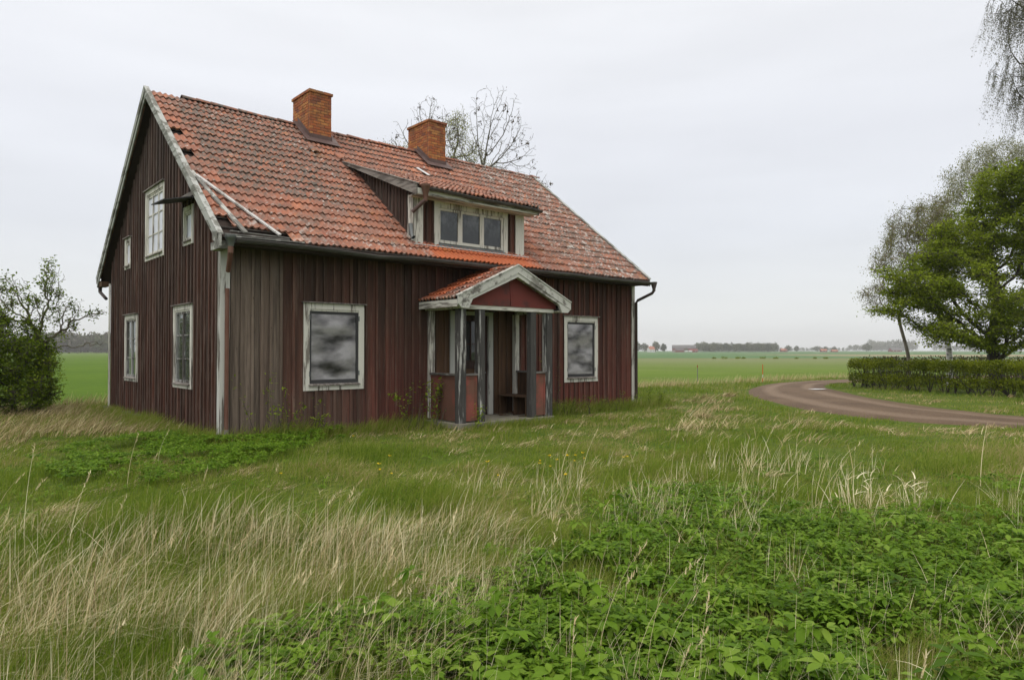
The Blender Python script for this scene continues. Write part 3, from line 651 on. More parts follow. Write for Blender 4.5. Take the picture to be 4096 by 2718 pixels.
# ---- windows
def window(mp, u0, u1, z0, z1, ori, casing=.10, cols=2, rows=3, pane='pane', sash='white', shut=False, hd=True, name='window', sillw=.06, tin=False, mull=.035):
    mx_ = 'white_z'; o = None; mb = MB()
    c = casing
    slab(mb, mp, u0, u0+c, -.03, .036, z0, z1); slab(mb, mp, u1-c, u1, -.03, .036, z0, z1)
    slab(mb, mp, u0+c, u1-c, -.03, .034, z1-c, z1); slab(mb, mp, u0+c, u1-c, -.03, .034, z0, z0+c*.9)
    # moulding step
    slab(mb, mp, u0+c, u1-c, -.03, .018, z1-c-.035, z1-c-.002)
    o = mb.build(name, M[mx_], house, bevel=.004)
    if hd:
        h = MB(); slab(h, mp, u0-.04, u1+.04, .0, .085, z1+.002, z1+.026); h.build('drip_board', M['greyboard'], o)
    s = MB(); zz = z0+c*.9
    s.hexa([mp(u0+c-.02, -.02, zz+.002), mp(u1-c+.02, -.02, zz+.002), mp(u1-c+.02, .075, zz-.02), mp(u0+c-.02, .075, zz-.02), mp(u0+c-.02, -.02, zz+.035), mp(u1-c+.02, -.02, zz+.035), mp(u1-c+.02, .075, zz+.006), mp(u0+c-.02, .075, zz+.006)])
    s.build('sill', M['greyboard'], o)
    a, b, lo, hi = u0+c, u1-c, z0+c*.9+.03, z1-c-.035
    sm = MB(); t = .045
    if tin:
        slab(sm, mp, a, a+.05, -.03, .004, lo, hi); slab(sm, mp, b-.05, b, -.03, .004, lo, hi); slab(sm, mp, a+.05, b-.05, -.03, .002, lo, lo+.07); slab(sm, mp, a+.05, b-.05, -.03, .002, hi-.05, hi)
        sm.build('shutter_frame', M['black'], o)
        nu, nz_ = 40, 56; vs = []; sd = u0*3.1
        for jz in range(nz_+1):
            for iu in range(nu+1):
                fu, fz = iu/nu, jz/nz_; uu = a+.055+(b-a-.11)*fu; zz = lo+.075+(hi-lo-.13)*fz
                edge = min(1, 6*min(fu, 1-fu, fz, 1-fz)+.15)
                bow = .16*((fu-.5)**2)*(1 if sd < 10 else .2)
                q = vnoise(np.array([fu*1.6+sd]), np.array([(fz-bow*2.4)*3.6+sd]), 1., 3)[0]+.40*vnoise(np.array([fu*3+sd]), np.array([fz*7.5]), 1., 8)[0]+.06*vnoise(np.array([fu*7+sd]), np.array([fz*13.]), 1., 4)[0]
                vs.append(mp(uu, -.012+.06*edge*(q-.62), zz))
        fs = [(r_*(nu+1)+c_, r_*(nu+1)+c_+1, (r_+1)*(nu+1)+c_+1, (r_+1)*(nu+1)+c_) for r_ in range(nz_) for c_ in range(nu)]
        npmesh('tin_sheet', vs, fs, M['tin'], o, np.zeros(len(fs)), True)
        for q in (lo+.15, hi-.18):
            for e_ in (a, b): hg = MB(); slab(hg, mp, e_-.012, e_+.012, .03, .045, q, q+.10); hg.build('hinge', M['zinc'], o)
        return o
    slab(sm, mp, a, a+t, -.03, .006, lo, hi); slab(sm, mp, b-t, b, -.03, .006, lo, hi); slab(sm, mp, a+t, b-t, -.03, .006, lo, lo+t*1.2); slab(sm, mp, a+t, b-t, -.03, .006, hi-t, hi)
    xs = [a+(b-a)*q/cols for q in range(cols+1)]; zs = [lo+(hi-lo)*q/rows for q in range(rows+1)]
    for x_ in xs[1:-1]: slab(sm, mp, x_-mull, x_+mull, -.028, .010, lo+.01, hi-.01)
    for z_ in zs[1:-1]: slab(sm, mp, a+t, b-t, -.028, .000, z_-.013, z_+.013)
    sm.build('sash', M['white_z'] if sash == 'white' else M['sashgrey'], o)
    for i_ in range(cols):
        p = MB(); slab(p, mp, xs[i_]+.012, xs[i_+1]-.012, -.045, -.018, lo+.012, hi-.012); p.build('pane', M[pane], o)
    return o
M['black'] = simple('tarred_frame', (.028, .028, .030), (.055, .055, .058), (4, 4, 10), .6)
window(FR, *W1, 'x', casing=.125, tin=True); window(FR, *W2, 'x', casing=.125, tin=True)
window(GL, *GW[0], 'y', casing=.10, cols=2, rows=3, sash='grey'); window(GL, *GW[1], 'y', casing=.10, cols=2, rows=3, sash='grey')
window(GL, *GW[2], 'y', casing=.11, cols=3, rows=3, pane='paneblind', mull=.026)
window(GL, *GW[3], 'y', casing=.09, cols=1, rows=1, pane='paneblind', hd=False); window(GL, *GW[4], 'y', casing=.09, cols=1, rows=1, pane='paneblind')
# loose flap board over the small gable window
mb = MB(); mb.hexa([(-.03, 1.42, 4.70), (-.62, 1.55, 4.57), (-.62, 2.42, 4.60), (-.03, 2.36, 4.74), (-.03, 1.42, 4.722), (-.62, 1.55, 4.592), (-.62, 2.42, 4.622), (-.03, 2.36, 4.762)])
fl = mb.build('window_flap', M['black'], house)
mb = MB(); mb.beam((-.05, 1.40, 4.80), (-.05, 2.45, 4.80), .03, .09); mb.build('flap_rail', M['greyboard'], fl)
mb = MB(); mb.beam((-.07, 1.45, 4.66), (-.07, 1.45, 4.86), .03, .02); mb.build('flap_bracket', M['zinc'], fl)

# ---- door inside the porch
mb = MB(); c = .14
mb.box(DOOR[0], DOOR[0]+c, -.035, .03, .02, DOOR[3]); mb.box(DOOR[1]-c, DOOR[1], -.035, .03, .02, DOOR[3]); mb.box(DOOR[0]+c, DOOR[1]-c, -.033, .03, DOOR[3]-.09, DOOR[3])
M['doorwhite'] = wood_paint('door_casing', (.46, .46, .43), (.25, .23, .2), DKW, .68, 'z')
dr = mb.build('door', M['doorwhite'], house)
mb = MB(); a_, b_ = DOOR[0]+c, DOOR[1]-c
mb.box(a_, a_+.13, .02, .06, .03, 2.45); mb.box(b_-.13, b_, .02, .06, .03, 2.45); mb.box(a_+.13, b_-.13, .02, .06, 2.3, 2.45); mb.box(a_+.13, b_-.13, .02, .06, .03, .20); mb.box(a_+.13, b_-.13, .02, .06, 1.15, 1.36); mb.box(a_+.13, b_-.13, .03, .05, 1.74, 1.77); mb.box((a_+b_)/2-.015, (a_+b_)/2+.015, .03, .05, 1.36, 2.30)
M['doorbrown'] = wood_paint('door_leaf', (.055, .028, .024), (.045, .028, .024), (.03, .02, .018), .5, 'z')
mb.build('door_leaf', M['doorbrown'], dr)
mb = MB(); mb.box(a_+.13, b_-.13, .040, .050, .20, 1.15); mb.build('door_panel', M['brownwood'], dr)
mb = MB(); mb.box(a_+.13, b_-.13, .050, .055, 1.36, 2.30); mb.build('pane', glass('door_glass', (.012, .012, .013), (.03, .03, .03), .06), dr)
mb = MB(); mb.box(b_-.20, b_-.08, -.0, .016, 1.04, 1.06); mb.tube([(b_-.09, .02, 1.05), (b_-.09, -.02, 1.05)], .015, 8); mb.build('handle', M['zinc'], dr)

# ---- porch
PX0, PX1, PD = 4.55, 7.38, 1.30
porch = None
mb = MB(); mb.box(PX0-.03, PX1+.03, -PD-.04, -.03, -.30, .015); porch = mb.build('porch_slab', M['concrete'], house, bevel=.015)
posts = [(4.55, 4.74, -1.30, -1.14), (5.09, 5.27, -1.30, -1.15), (6.66, 6.84, -1.30, -1.15), (7.19, 7.38, -1.30, -1.14)]
porch = empty('porch'); porch.parent = house
def pp(name, mb, mat, bevel=0): return mb.build(name, mat, porch, bevel=bevel)
for x0, x1, y0, y1 in posts:
    mb = MB(); mb.box(x0, x1, y0, y1, .016, 2.50); pp('post', mb, M['postgrey'], .006)
for x0, x1 in ((4.60, 4.73), (7.20, 7.34)):
    mb = MB(); mb.box(x0, x1, -.14, -.028, .05, 2.50); pp('post', mb, M['white_z'], .006)
mb = MB(); mb.box(PX0-.03, PX1+.03, -PD-.015, -PD+.13, 2.505, 2.60)
mb.box(PX0-.02, PX0+.10, -PD+.135, -.03, 2.505, 2.60); mb.box(PX1-.10, PX1+.02, -PD+.135, -.03, 2.505, 2.60); pp('beam', mb, M['white_x'], .005)
# rails and half-height panels
def panel(x0, x1, y0, y1, mat, ax):
    mb = MB(); mb.box(x0, x1, y0, y1, .05, 1.045)
    p = pp('parapet_panel', mb, mat)
    mf = MB(); e = .012
    if ax == 'x':
        mf.box(x0, x1, y0-e, y0-.001, .98, 1.045); mf.box(x0, x0+.06, y0-e, y0-.001, .06, .979); mf.box(x1-.06, x1, y0-e, y0-.001, .06, .979)
    else:
        mf.box(x0-e, x0-.001, y0, y1, .98, 1.045); mf.box(x0-e, x0-.001, y0, y0+.07, .06, .979); mf.box(x0-e, x0-.001, y1-.07, y1, .06, .979)
    mf.build('panel_frame', mat, p)
panel(4.745, 5.085, -1.24, -1.21, M['redpanel'], 'x'); panel(6.845, 7.185, -1.24, -1.21, M['redpanel'], 'x')
panel(4.62, 4.65, -1.135, -.145, M['redpanel_dark'], 'y')
mb = MB(); mb.box(7.27, 7.30, -1.135, -.145, .05, 1.045); p = pp('parapet_panel', mb, M['brownwood'])
for q in ((4.745, 5.085, -1.285, -1.18), (6.845, 7.185, -1.285, -1.18), (4.57, 4.70, -1.135, -.145), (7.22, 7.35, -1.135, -.145)):
    mb = MB(); mb.box(*q, 1.047, 1.09); pp('rail', mb, M['railgrey'])
mb = MB(); mb.box(6.70, 7.265, -1.10, -.04, .47, .50); pp('bench', mb, M['brownwood'])
for q in ((6.72, 6.76, -.10, -.05), (6.72, 6.76, -1.08, -1.03), (6.75, 7.26, -.6, -.57)):
    mb = MB(); mb.box(*q, .02, .469); mb.build('leg', M['brownwood'], porch)
# porch roof
PRY = -1.50; ex0, ex1, px, pz, ez = 4.36, 7.78, 6.06, 3.46, 2.68
ps = (pz-ez)/(px-ex0); pc = math.hypot(1, ps); pl = (px-ex0)*pc
tiles('porch_roof_tiles', (ex0, -.02, ez+.03), (0, -1, 0), (1/pc, 0, ps/pc), 1.44, pl, porch, None, tw=.24, ex=.30, seed=31, wig=1.6)
tiles('porch_roof_tiles', (ex1, -.02, ez+.03), (0, -1, 0), (-1/pc, 0, ps/pc), 1.44, pl, porch, None, tw=.24, ex=.30, seed=32, wig=1.6)
mb = MB(); rs = random.Random(6)
for q in range(5):
    y0 = -.04-q*.285; rv = rs.random(); vs = []
    for yy, rr_ in ((y0, .075), (y0-.33, .10)):
        for kk in range(9):
            a_ = math.pi*kk/8; vs.append((px-rr_*1.15*math.cos(a_)+rs.uniform(-.004, .004), yy, pz+.035+rr_*.8*math.sin(a_)))
    vs += [(px+(p_[0]-px)*.84, p_[1], p_[2]-.016) for p_ in vs[9:18]]
    mb.add(vs, [(kk, kk+1, 10+kk, 9+kk) for kk in range(8)]+[(9+kk, 10+kk, 19+kk, 18+kk) for kk in range(8)], rv)
pp('ridge_tiles', mb, M['tile'])
mb = MB()
for xa, xb in ((ex0+.02, px), (ex1-.02, px)):
    mb.hexa([(xa, PRY+.02, ez-.03), (xb, PRY+.02, pz-.03), (xb, -.03, pz-.03), (xa, -.03, ez-.03), (xa, PRY+.02, ez), (xb, PRY+.02, pz), (xb, -.03, pz), (xa, -.03, ez)])
pp('porch_roof_deck', mb, M['dark'])
for q in ((ex0, ex0+.025, ex0+.024, PX0-.02), (ex1-.025, ex1, PX1+.02, ex1-.024)):
    mb = MB(); mb.box(q[0], q[1], PRY+.03, -.03, ez-.15, ez+.01); mb.box(q[2], q[3], PRY+.05, -.035, ez-.145, ez-.13); pp('eave_board', mb, M['white_y'])
M['white_pb'] = wood_paint('porch_barge', (.50, .50, .46), (.30, .29, .26), (.12, .11, .1), .66, 's', .6, moss=.28)
for sg, xe in ((1, ex0-.01), (-1, ex1+.01)):
    mb = MB(); hz = .045
    mb.hexa([(xe, PRY-.03, ez+hz+.03-.17), (px, PRY-.03, pz+hz+.03-.17), (px, PRY, pz+hz+.03-.17), (xe, PRY, ez+hz+.03-.17), (xe, PRY-.03, ez+hz+.03), (px, PRY-.03, pz+hz+.03), (px, PRY, pz+hz+.03), (xe, PRY, ez+hz+.03)])
    mb.hexa([(xe-.0*sg, PRY-.05, ez+hz+.032), (px, PRY-.05, pz+hz+.032), (px, PRY+.07, pz+hz+.032), (xe, PRY+.07, ez+hz+.032), (xe, PRY-.05, ez+hz+.058), (px, PRY-.05, pz+hz+.058), (px, PRY+.07, pz+hz+.058), (xe, PRY+.07, ez+hz+.058)])
    x2 = xe+sg*.16; z2 = ez+.16*ps
    mb.hexa([(x2, PRY-.014, z2-.15), (px, PRY-.014, pz-.19), (px, PRY+.10, pz-.19), (x2, PRY+.10, z2-.15), (x2, PRY-.014, z2-.085), (px, PRY-.014, pz-.097), (px, PRY+.10, pz-.097), (x2, PRY+.10, z2-.085)])
    # moulded foot
    xf = xe+sg*.30; mb.add([(xe+sg*.02, PRY-.02, ez-.10), (xe+sg*.10, PRY-.02, ez-.17), (xf, PRY-.02, ez-.17), (xf+sg*.10, PRY-.02, ez+.03), (xe+sg*.02, PRY-.02, ez-.02)]+[(xe+sg*.02, PRY+.05, ez-.10), (xe+sg*.10, PRY+.05, ez-.17), (xf, PRY+.05, ez-.17), (xf+sg*.10, PRY+.05, ez+.03), (xe+sg*.02, PRY+.05, ez-.02)],
           [(0, 1, 2, 3, 4), (9, 8, 7, 6, 5)]+[(i_, (i_+1) % 5, 5+(i_+1) % 5, 5+i_) for i_ in range(5)])
    pp('bargeboard', mb, M['white_pb'])
zl = lambda x_: (ez+(x_-ex0)*ps if x_ < px else pz-(x_-px)*ps)-.05
mb = MB(); y0, y1 = -PD-.035, -PD-.018
def tri(P): mb.add([(x_, y0, z_) for x_, z_ in P]+[(x_, y1, z_) for x_, z_ in P], [tuple(range(len(P))), tuple(range(len(P)))[::-1]][:1]+[tuple(range(2*len(P)-1, len(P)-1, -1))]+[(i_, (i_+1) % len(P), len(P)+(i_+1) % len(P), len(P)+i_) for i_ in range(len(P))])
tri([(4.66, 2.595), (5.985, 2.60), (5.955, zl(5.955)), (4.66, zl(4.66))]); tri([(6.005, 2.60), (7.46, 2.595), (7.46, zl(7.46)), (px, zl(px)), (5.96, zl(5.96))])
pp('pediment', mb, M['pediment'])
mb = MB(); rs = random.Random(2)
for q in range(9):
    a_ = rs.uniform(0, 3.1); cx, cy = rs.uniform(6.2, 6.8), rs.uniform(-1.0, -.3); l_ = rs.uniform(.15, .4); mb.beam((cx, cy, .025+q*.006), (cx+l_*math.cos(a_), cy+l_*math.sin(a_), .035+q*.006), .04, .012)
deb = mb.build('board_scrap', M['brownwood']); tag(deb, 'small heap of broken dark board scraps on the porch floor', 'debris')

# ---- dormer
DZ0 = 4.03; DY = -.03; dft = 5.12
ds = (6.40-5.24)/(2.90+.47); de = (-.47, 5.22)
DZ = lambda yy: de[1]+(yy-de[0])*ds
mb = MB(); FD = lambda u, w_, z: (u, DY-w_, z)
boards(mb, FD, 4.22, 7.52, DZ0-.08, lambda u: 5.30, [(4.75, 7.0, 4.05, 5.10)], .19, bw=.045, seed=41)
dormer = mb.build('dormer', M['wall'], house)
for sd, xx, sg in ((0, 4.22, -1), (1, 7.52, 1)):
    mb = MB(); mpp = (lambda u, w_, z, xx=xx, sg=sg: (xx+sg*w_, u, z))
    ys = np.arange(DY, 2.75, .145); rs = random.Random(7)
    for i_, (ya, yb) in enumerate(zip(ys, ys[1:])):
        slab(mb, mpp, ya, yb, -.03, rs.uniform(-.003, .003), roofz(ya)-.1, DZ(ya)-.04, roofz(yb)-.1, DZ(yb)-.04)
        slab(mb, mpp, yb-.022, yb+.022, -.002, .02, roofz(yb)-.1, DZ(yb)-.04)
    slab(mb, mpp, DY, 2.6, .021, .032, roofz(DY)-.0, roofz(DY)+.12, roofz(2.6)-.0, roofz(2.6)+.12)
    mb.build('dormer_cheek', M['gable'], dormer)
for q in ((4.185, 4.43, DY-.055, DY-.027, DZ0, 5.10), (7.27, 7.555, DY-.055, DY-.027, DZ0, 5.10), (4.155, 4.184, DY-.05, DY+.16, DZ0+.05, 5.14)):
    mb = MB(); mb.box(*q); mb.build('corner_board', M['white_z'], dormer)
mb = MB()   # window casing
for x0, x1 in ((4.75, 4.87), (6.88, 7.0)): mb.box(x0, x1, DY-.05, DY+.02, DZ0+.01, 5.10)
mb.box(4.871, 6.879, DY-.048, DY+.02, 4.93, 5.10); mb.build('window_casing', M['white_z'], dormer)
mb = MB(); xs = [4.875, 5.52, 6.185, 6.875]
for q in range(3):
    a_, b_ = xs[q], xs[q+1]; t = .065
    mb.box(a_, a_+t, DY-.02, DY+.02, 4.11, 4.928); mb.box(b_-t, b_, DY-.02, DY+.02, 4.11, 4.928); mb.box(a_+t, b_-t, DY-.018, DY+.02, 4.11, 4.18); mb.box(a_+t, b_-t, DY-.018, DY+.02, 4.87, 4.928)
mb.build('sash', M['white_z'], dormer)
for q in range(3):
    mb = MB(); mb.box(xs[q]+.06, xs[q+1]-.06, DY+.005, DY+.012, 4.175, 4.875); mb.build('pane', M['dglass'], dormer)
mb = MB(); mb.hexa([(4.86, DY-.09, 4.02), (6.89, DY-.09, 4.02), (6.89, DY+.01, 4.05), (4.86, DY+.01, 4.05), (4.86, DY-.09, 4.045), (6.89, DY-.09, 4.045), (6.89, DY+.01, 4.11), (4.86, DY+.01, 4.11)]); mb.build('sill', M['zinc'], dormer)
mb = MB(); mb.beam((4.15, DY-.11, 3.995), (7.62, DY-.11, 3.995), .11, .016); mb.build('flashing', M['whitecer'], dormer)
for q in ((4.43, 4.75), (7.0, 7.27)):
    mb = MB(); mb.box(q[0], q[1], DY-.03, DY-.004, DZ0-.02, DZ0+.07); mb.build('skirting', M['redpanel'], dormer)
dc = math.hypot(1, ds); dl = (2.98+.47)*dc
tiles('dormer_roof_tiles', (DX0+.02, de[0], de[1]+.02), (1, 0, 0), (0, 1/dc, ds/dc), DX1-DX0-.04, dl, dormer, None, seed=51, wig=1.3)
mb = MB(); mb.hexa([(DX0+.02, de[0]+.03, de[1]-.03), (DX1-.02, de[0]+.03, de[1]-.03), (DX1-.02, 2.9, DZ(2.9)-.05), (DX0+.02, 2.9, DZ(2.9)-.05), (DX0+.02, de[0]+.03, de[1]), (DX1-.02, de[0]+.03, de[1]), (DX1-.02, 2.9, DZ(2.9)), (DX0+.02, 2.9, DZ(2.9))])
mb.build('dormer_roof_deck', M['dark'], dormer)
for xx in (DX0, DX1):
    mb = MB(); h0 = .24; za, zb_ = DZ(de[0]-.0)+.05, DZ(2.95)+.05
    mb.hexa([(xx-.028, de[0], za-h0), (xx, de[0], za-h0), (xx, 2.95, zb_-.05), (xx-.028, 2.95, zb_-.05), (xx-.028, de[0], za), (xx, de[0], za), (xx, 2.95, zb_), (xx-.028, 2.95, zb_)])
    mb.hexa([(xx-.05, de[0]-.02, za+.003), (xx+.05, de[0]-.02, za+.003), (xx+.05, 2.95, zb_+.003), (xx-.05, 2.95, zb_+.003), (xx-.05, de[0]-.02, za+.026), (xx+.05, de[0]-.02, za+.026), (xx+.05, 2.95, zb_+.026), (xx-.05, 2.95, zb_+.026)])
    mb.build('bargeboard', M['greyboard'], dormer)
mb = MB(); mb.box(DX0+.01, DX1-.0, de[0]-.0, de[0]+.022, 5.055, 5.19); mb.box(DX0+.03, DX1-.03, de[0]+.023, DY-.03, 5.06, 5.075); mb.build('fascia', M['white_x'], dormer)
gutter([(x_, de[0]-.065, 5.20+.012*math.sin(x_*3)-.01*(x_-4)) for x_ in np.linspace(DX0+.12, DX1+.03, 9)], .055, M['gutter'], dormer)
gx0 = DX0+.17; gy0 = de[0]-.07
pipe([([(gx0, gy0, 5.27), (gx0, gy0, 5.21), (gx0, gy0, 5.20), (gx0, gy0, 5.00)], [.105, .105, .095, .045]), ([(gx0, gy0, 5.0), (gx0, gy0+.01, 4.90)], [.045, .047])], M['rust'], dormer, 'rainwater_hopper')
pipe([([(gx0, gy0+.0, 4.93), (gx0-.05, gy0+.08, 4.86), (gx0-.16, gy0+.28, 4.68)], [.046, .046, .044])], M['flash'], dormer)
pipe([([(gx0-.13, DY-.10, 4.44), (gx0-.13, DY-.12, 4.20), (gx0-.11, DY-.19, 4.12)], [.050, .052, .052])], M['zinc'], dormer)

# ---- loose things on the roof
def roofpt(x_, yy, h=.07): return Vector((x_, yy, roofz(yy)+h))
mb = MB(); mb.beam(roofpt(-.17, 1.30, .09), roofpt(.26, -.50, .10), .085, .035, up=(0, -.5, 1)); o = mb.build('loose_board', M['white_old'])
tag(o, 'mossy grey-brown bargeboard piece broken loose, lower end on the gutter by the zinc hopper', 'board', 'broken boards on the roof corner')
mb = MB(); mb.beam(roofpt(-.13, 1.12, .13), roofpt(.92, -.46, .11), .07, .03, up=(0, -.5, 1)); M['palewood'] = wood_paint('pale_board', (.52, .51, .50), (.42, .40, .38), (.25, .24, .22), .5, 'y', .6)
o = mb.build('loose_board', M['palewood']); tag(o, 'clean pale slat lying slantwise across the tiles at the near roof corner', 'board', 'broken boards on the roof corner')
for (xx, yy, rz_, lb) in ((6.72, 3.30, .1, 'white sheet scrap on the tiles just below the right-hand chimney'), (6.94, 2.55, .35, 'small white scrap lying lower on the tiles, above the dormer roof')):
    p = roofpt(xx, yy, .065); mb = MB(); mb.beam(p+Vector((-.12, .15, .12)), p+Vector((.10, -.15, -.12)), .13, .012, up=(0, -.6, 1)); o = mb.build('sheet_scrap', M['whitecer']); tag(o, lb, 'scrap', 'white scraps on the roof')
rs = random.Random(14)
for xx, yy, lb in ((3.30, 3.35, 'dark slipped roof tile lying beneath the left corner of the left-hand chimney'), (3.98, 3.25, 'upturned orange roof tile with dark hollow end below the left-hand chimney')):
    p = roofpt(xx, yy, .075); vs = []
    for t_ in (0, 1):
        for kk in range(9):
            a_ = math.pi*kk/8; q = p+Vector((.09*-math.cos(a_)+t_*.05, -.02-.24*t_, .055*math.sin(a_)-.19*t_)); vs.append(q)
    vs += [v_-Vector((0, 0, .014)) for v_ in vs]
    mb = MB(); mb.add(vs, [(kk, kk+1, 10+kk, 9+kk) for kk in range(8)]+[(18+kk, 19+kk, 28+kk, 27+kk) for kk in range(8)]+[(9+kk, 10+kk, 28+kk, 27+kk) for kk in range(8)], .85 if xx > 3.5 else .6)
    o = mb.build('loose_tile', M['tile']); tag(o, lb, 'roof tile', 'slipped tiles below the chimney')

# ================================================================== vegetation
GR_COL = leafmat('grass_green', [(.062, .105, .010), (.110, .175, .016), (.165, .240, .024), (.225, .275, .042), (.30, .29, .085), (.40, .33, .16)], .48)
STRAW = leafmat('straw', [(.15, .11, .05), (.42, .33, .17), (.64, .53, .31), (.80, .70, .46), (.92, .85, .62)], .25)
ELDER = leafmat('ground_elder_leaf', [(.055, .115, .010), (.098, .190, .013), (.150, .260, .020), (.23, .34, .045)], .45, .5)
Fh = np.array((math.cos(YAW), math.sin(YAW))); Rh = np.array((math.sin(YAW), -math.cos(YAW)))
def free(x, y, mar=0.0):
    """ground that can carry plants: not the house, porch, road"""
    b = (x > -.08-mar) & (x < HL+.08+mar) & (y > -.06-mar) & (y < HW+.1+mar)
    p = (x > PX0-.06) & (x < PX1+.06) & (y > -PD-.07) & (y < 0)
    jr = (vnoise(np.asarray(x), np.asarray(y), .22, 77)-.5)*.55; return ~(b | p | on_road(x+jr, y+jr))
def blades(x, y, h, lean, ldir, wd, rnd, nseg=3, curl=1.6, z0=None, yawr=None):
    n = len(x); z = ground_z(x, y) if z0 is None else z0
    a = rng.uniform(0, np.pi, n) if yawr is None else yawr
    sx, sy = np.cos(a)*wd*.5, np.sin(a)*wd*.5; lx, ly = np.cos(ldir), np.sin(ldir)
    ts = np.linspace(0, 1, nseg+1); V = np.empty((n, (nseg+1)*2, 3), np.float32)
    for k_, t in enumerate(ts):
        off = lean*h*t**curl; zz = z-.02+h*t*(1-.35*np.minimum(lean, 1.5)*t); ww = 1-t**1.5*.85
        V[:, 2*k_, 0] = x+lx*off-sx*ww; V[:, 2*k_, 1] = y+ly*off-sy*ww; V[:, 2*k_, 2] = zz
        V[:, 2*k_+1, 0] = x+lx*off+sx*ww; V[:, 2*k_+1, 1] = y+ly*off+sy*ww; V[:, 2*k_+1, 2] = zz
    b = (np.arange(n)*(nseg+1)*2)[:, None, None]
    f = np.array([[2*k_, 2*k_+1, 2*k_+3, 2*k_+2] for k_ in range(nseg)])[None]
    return V.reshape(-1, 3), (b+f).reshape(-1, 4), np.repeat(rnd, nseg)
class Acc:
    def __init__(s): s.V = []; s.F = []; s.R = []; s.n = 0
    def add(s, V, Fc, Rn): s.V.append(V); s.F.append(Fc+s.n); s.R.append(Rn); s.n += len(V)
    def build(s, name, mat, parent=None, smooth=False): return npmesh(name, np.concatenate(s.V), np.concatenate(s.F), mat, parent, np.concatenate(s.R), smooth)
def sample(n, dmin, dmax, amax=.80, power=0.):
    """points in the sector seen from around the camera; density falls as 1/d^2 (log-uniform distance)"""
    d_ = np.exp(rng.uniform(np.log(dmin), np.log(dmax), n)); a_ = rng.uniform(-amax, amax, n)
    x = CAM.x+d_*(Fh[0]*np.cos(a_)+Rh[0]*np.sin(a_)); y = CAM.y+d_*(Fh[1]*np.cos(a_)+Rh[1]*np.sin(a_)); return x, y, d_
ELD = [(-3.9, -10.1), (-3.3, -9.55), (-2.6, -9.35), (-1.7, -9.3), (-.7, -9.2), (.1, -8.9), (1.3, -8.4), (2.1, -8.6), (2.8, -9.8), (3.3, -11.2), (4.2, -13.4), (2, -16), (-3, -15), (-4.5, -12)]
ELD2 = [(-3.0, -.7), (-1.3, 1.2), (-.25, 1.9), (-.15, -.15), (2.4, -.1), (1.8, -1.5), (.6, -2.3), (-1.0, -3.6), (-2.6, -3.3)]
STR = [(-5.2, -5.2), (-3.8, -5.3), (-2.3, -6.1), (-.9, -6.9), (-.1, -8.0), (-.4, -9.1), (-1.4, -9.8), (-2.6, -10.3), (-3.4, -10.4), (-4.4, -9.8), (-6.5, -8)]
WIND = math.atan2(Rh[1], Rh[0])      # the wind leans everything to the right
def elder_mask(x, y):
    j = (fnoise(x, y, .9, 31)-.5)*2.4; j2 = (vnoise(np.asarray(x)*9, np.asarray(y)*9, 1., 36)-.5)*.7; return inpoly(x+j+j2, y+j*.7+j2, ELD) & (fnoise(x, y, .6, 35) > .31)
def straw_mask(x, y):
    j = (fnoise(x, y, 1.3, 41)-.5)*1.2; return inpoly(x+j, y+j, STR)
# --- green meadow grass
x, y, d_ = sample(380000, 2.2, 48)
ok = free(x, y) & (y < field_edge(x)+.3)
x, y, d_ = x[ok], y[ok], d_[ok]; n = len(x)
pt = fnoise(x, y, 1.7, 11); pt2 = fnoise(x, y, .55, 12); big = fnoise(x, y, 4.5, 15)
el = elder_mask(x, y); st = straw_mask(x, y)
h = .045+.20*pt**1.6+.13*pt2**2; h *= np.where(d_ > 6.5, .55+.75*np.clip((fnoise(x, y, 1.1, 17)-.38)*3, 0, 1), 1.0); h = np.where(st, h*1.3+.06, h); h = np.where(el, h*.6, h)
farside = np.clip((d_-12)/10, 0, 1); h *= 1-.35*farside*(big > .45)
wallside = np.clip(1-np.minimum(np.abs(x+.1), np.abs(y+.1))/.6, 0, 1)*((x > -.8) & (y < 9.5) & (x < HL+.6)); h += .14*wallside*pt2
h *= rng.uniform(.55, 1.35, n); wd = np.maximum(.0032, d_*.00085)*rng.uniform(.7, 1.3, n)
lean = rng.uniform(.05, 1.1, n); ld = WIND+rng.normal(0, 1.3, n)+2.2*(fnoise(x, y, .5, 16)-.5)
dry = np.clip((fnoise(x, y, 1.6, 21)-.43)*4, 0, 1)*.85
lush = np.clip((d_-14)/8, 0, 1)*np.clip((x-12)/6, 0, 1)
rnd = np.clip(.12+.55*rng.random(n)*(.6+.6*pt2)+.30*(big-.4)+dry*rng.random(n)*.75-.12*st, 0, 1)
keep = ~el | (rng.random(n) < .5)
A_ = Acc(); A_.add(*blades(x[keep], y[keep], h[keep], lean[keep], ld[keep], wd[keep], rnd[keep])); o = A_.build('meadow_grass', GR_COL); tag(o, 'green meadow grass covering the ground around the house', 'grass', kind='stuff')
# --- dry grass: dense leaning straw in the foreground, matted tufts further off
A_ = Acc()
x, y, d_ = sample(68000, 2.2, 11, .85); ok = straw_mask(x, y) & free(x, y); x, y, d_ = x[ok], y[ok], d_[ok]
cl = fnoise(x, y, .5, 51); ok = rng.random(len(x)) < np.clip((cl-.30)*3.2, .06, 1); x, y, d_ = x[ok], y[ok], d_[ok]; n = len(x)
h = (.20+.34*fnoise(x, y, .9, 52))*rng.uniform(.35, 1.3, n); lean = np.clip(rng.normal(.42, .25, n)+.5*(fnoise(x, y, .7, 57)-.5), 0, 1.3)
A_.add(*blades(x, y, h, lean, WIND+rng.normal(-.1, .8, n)+2.0*(fnoise(x, y, .6, 59)-.5), np.maximum(.0026, d_*.00085)*rng.uniform(.4, 1.5, n), rng.random(n), 4, 2.0))
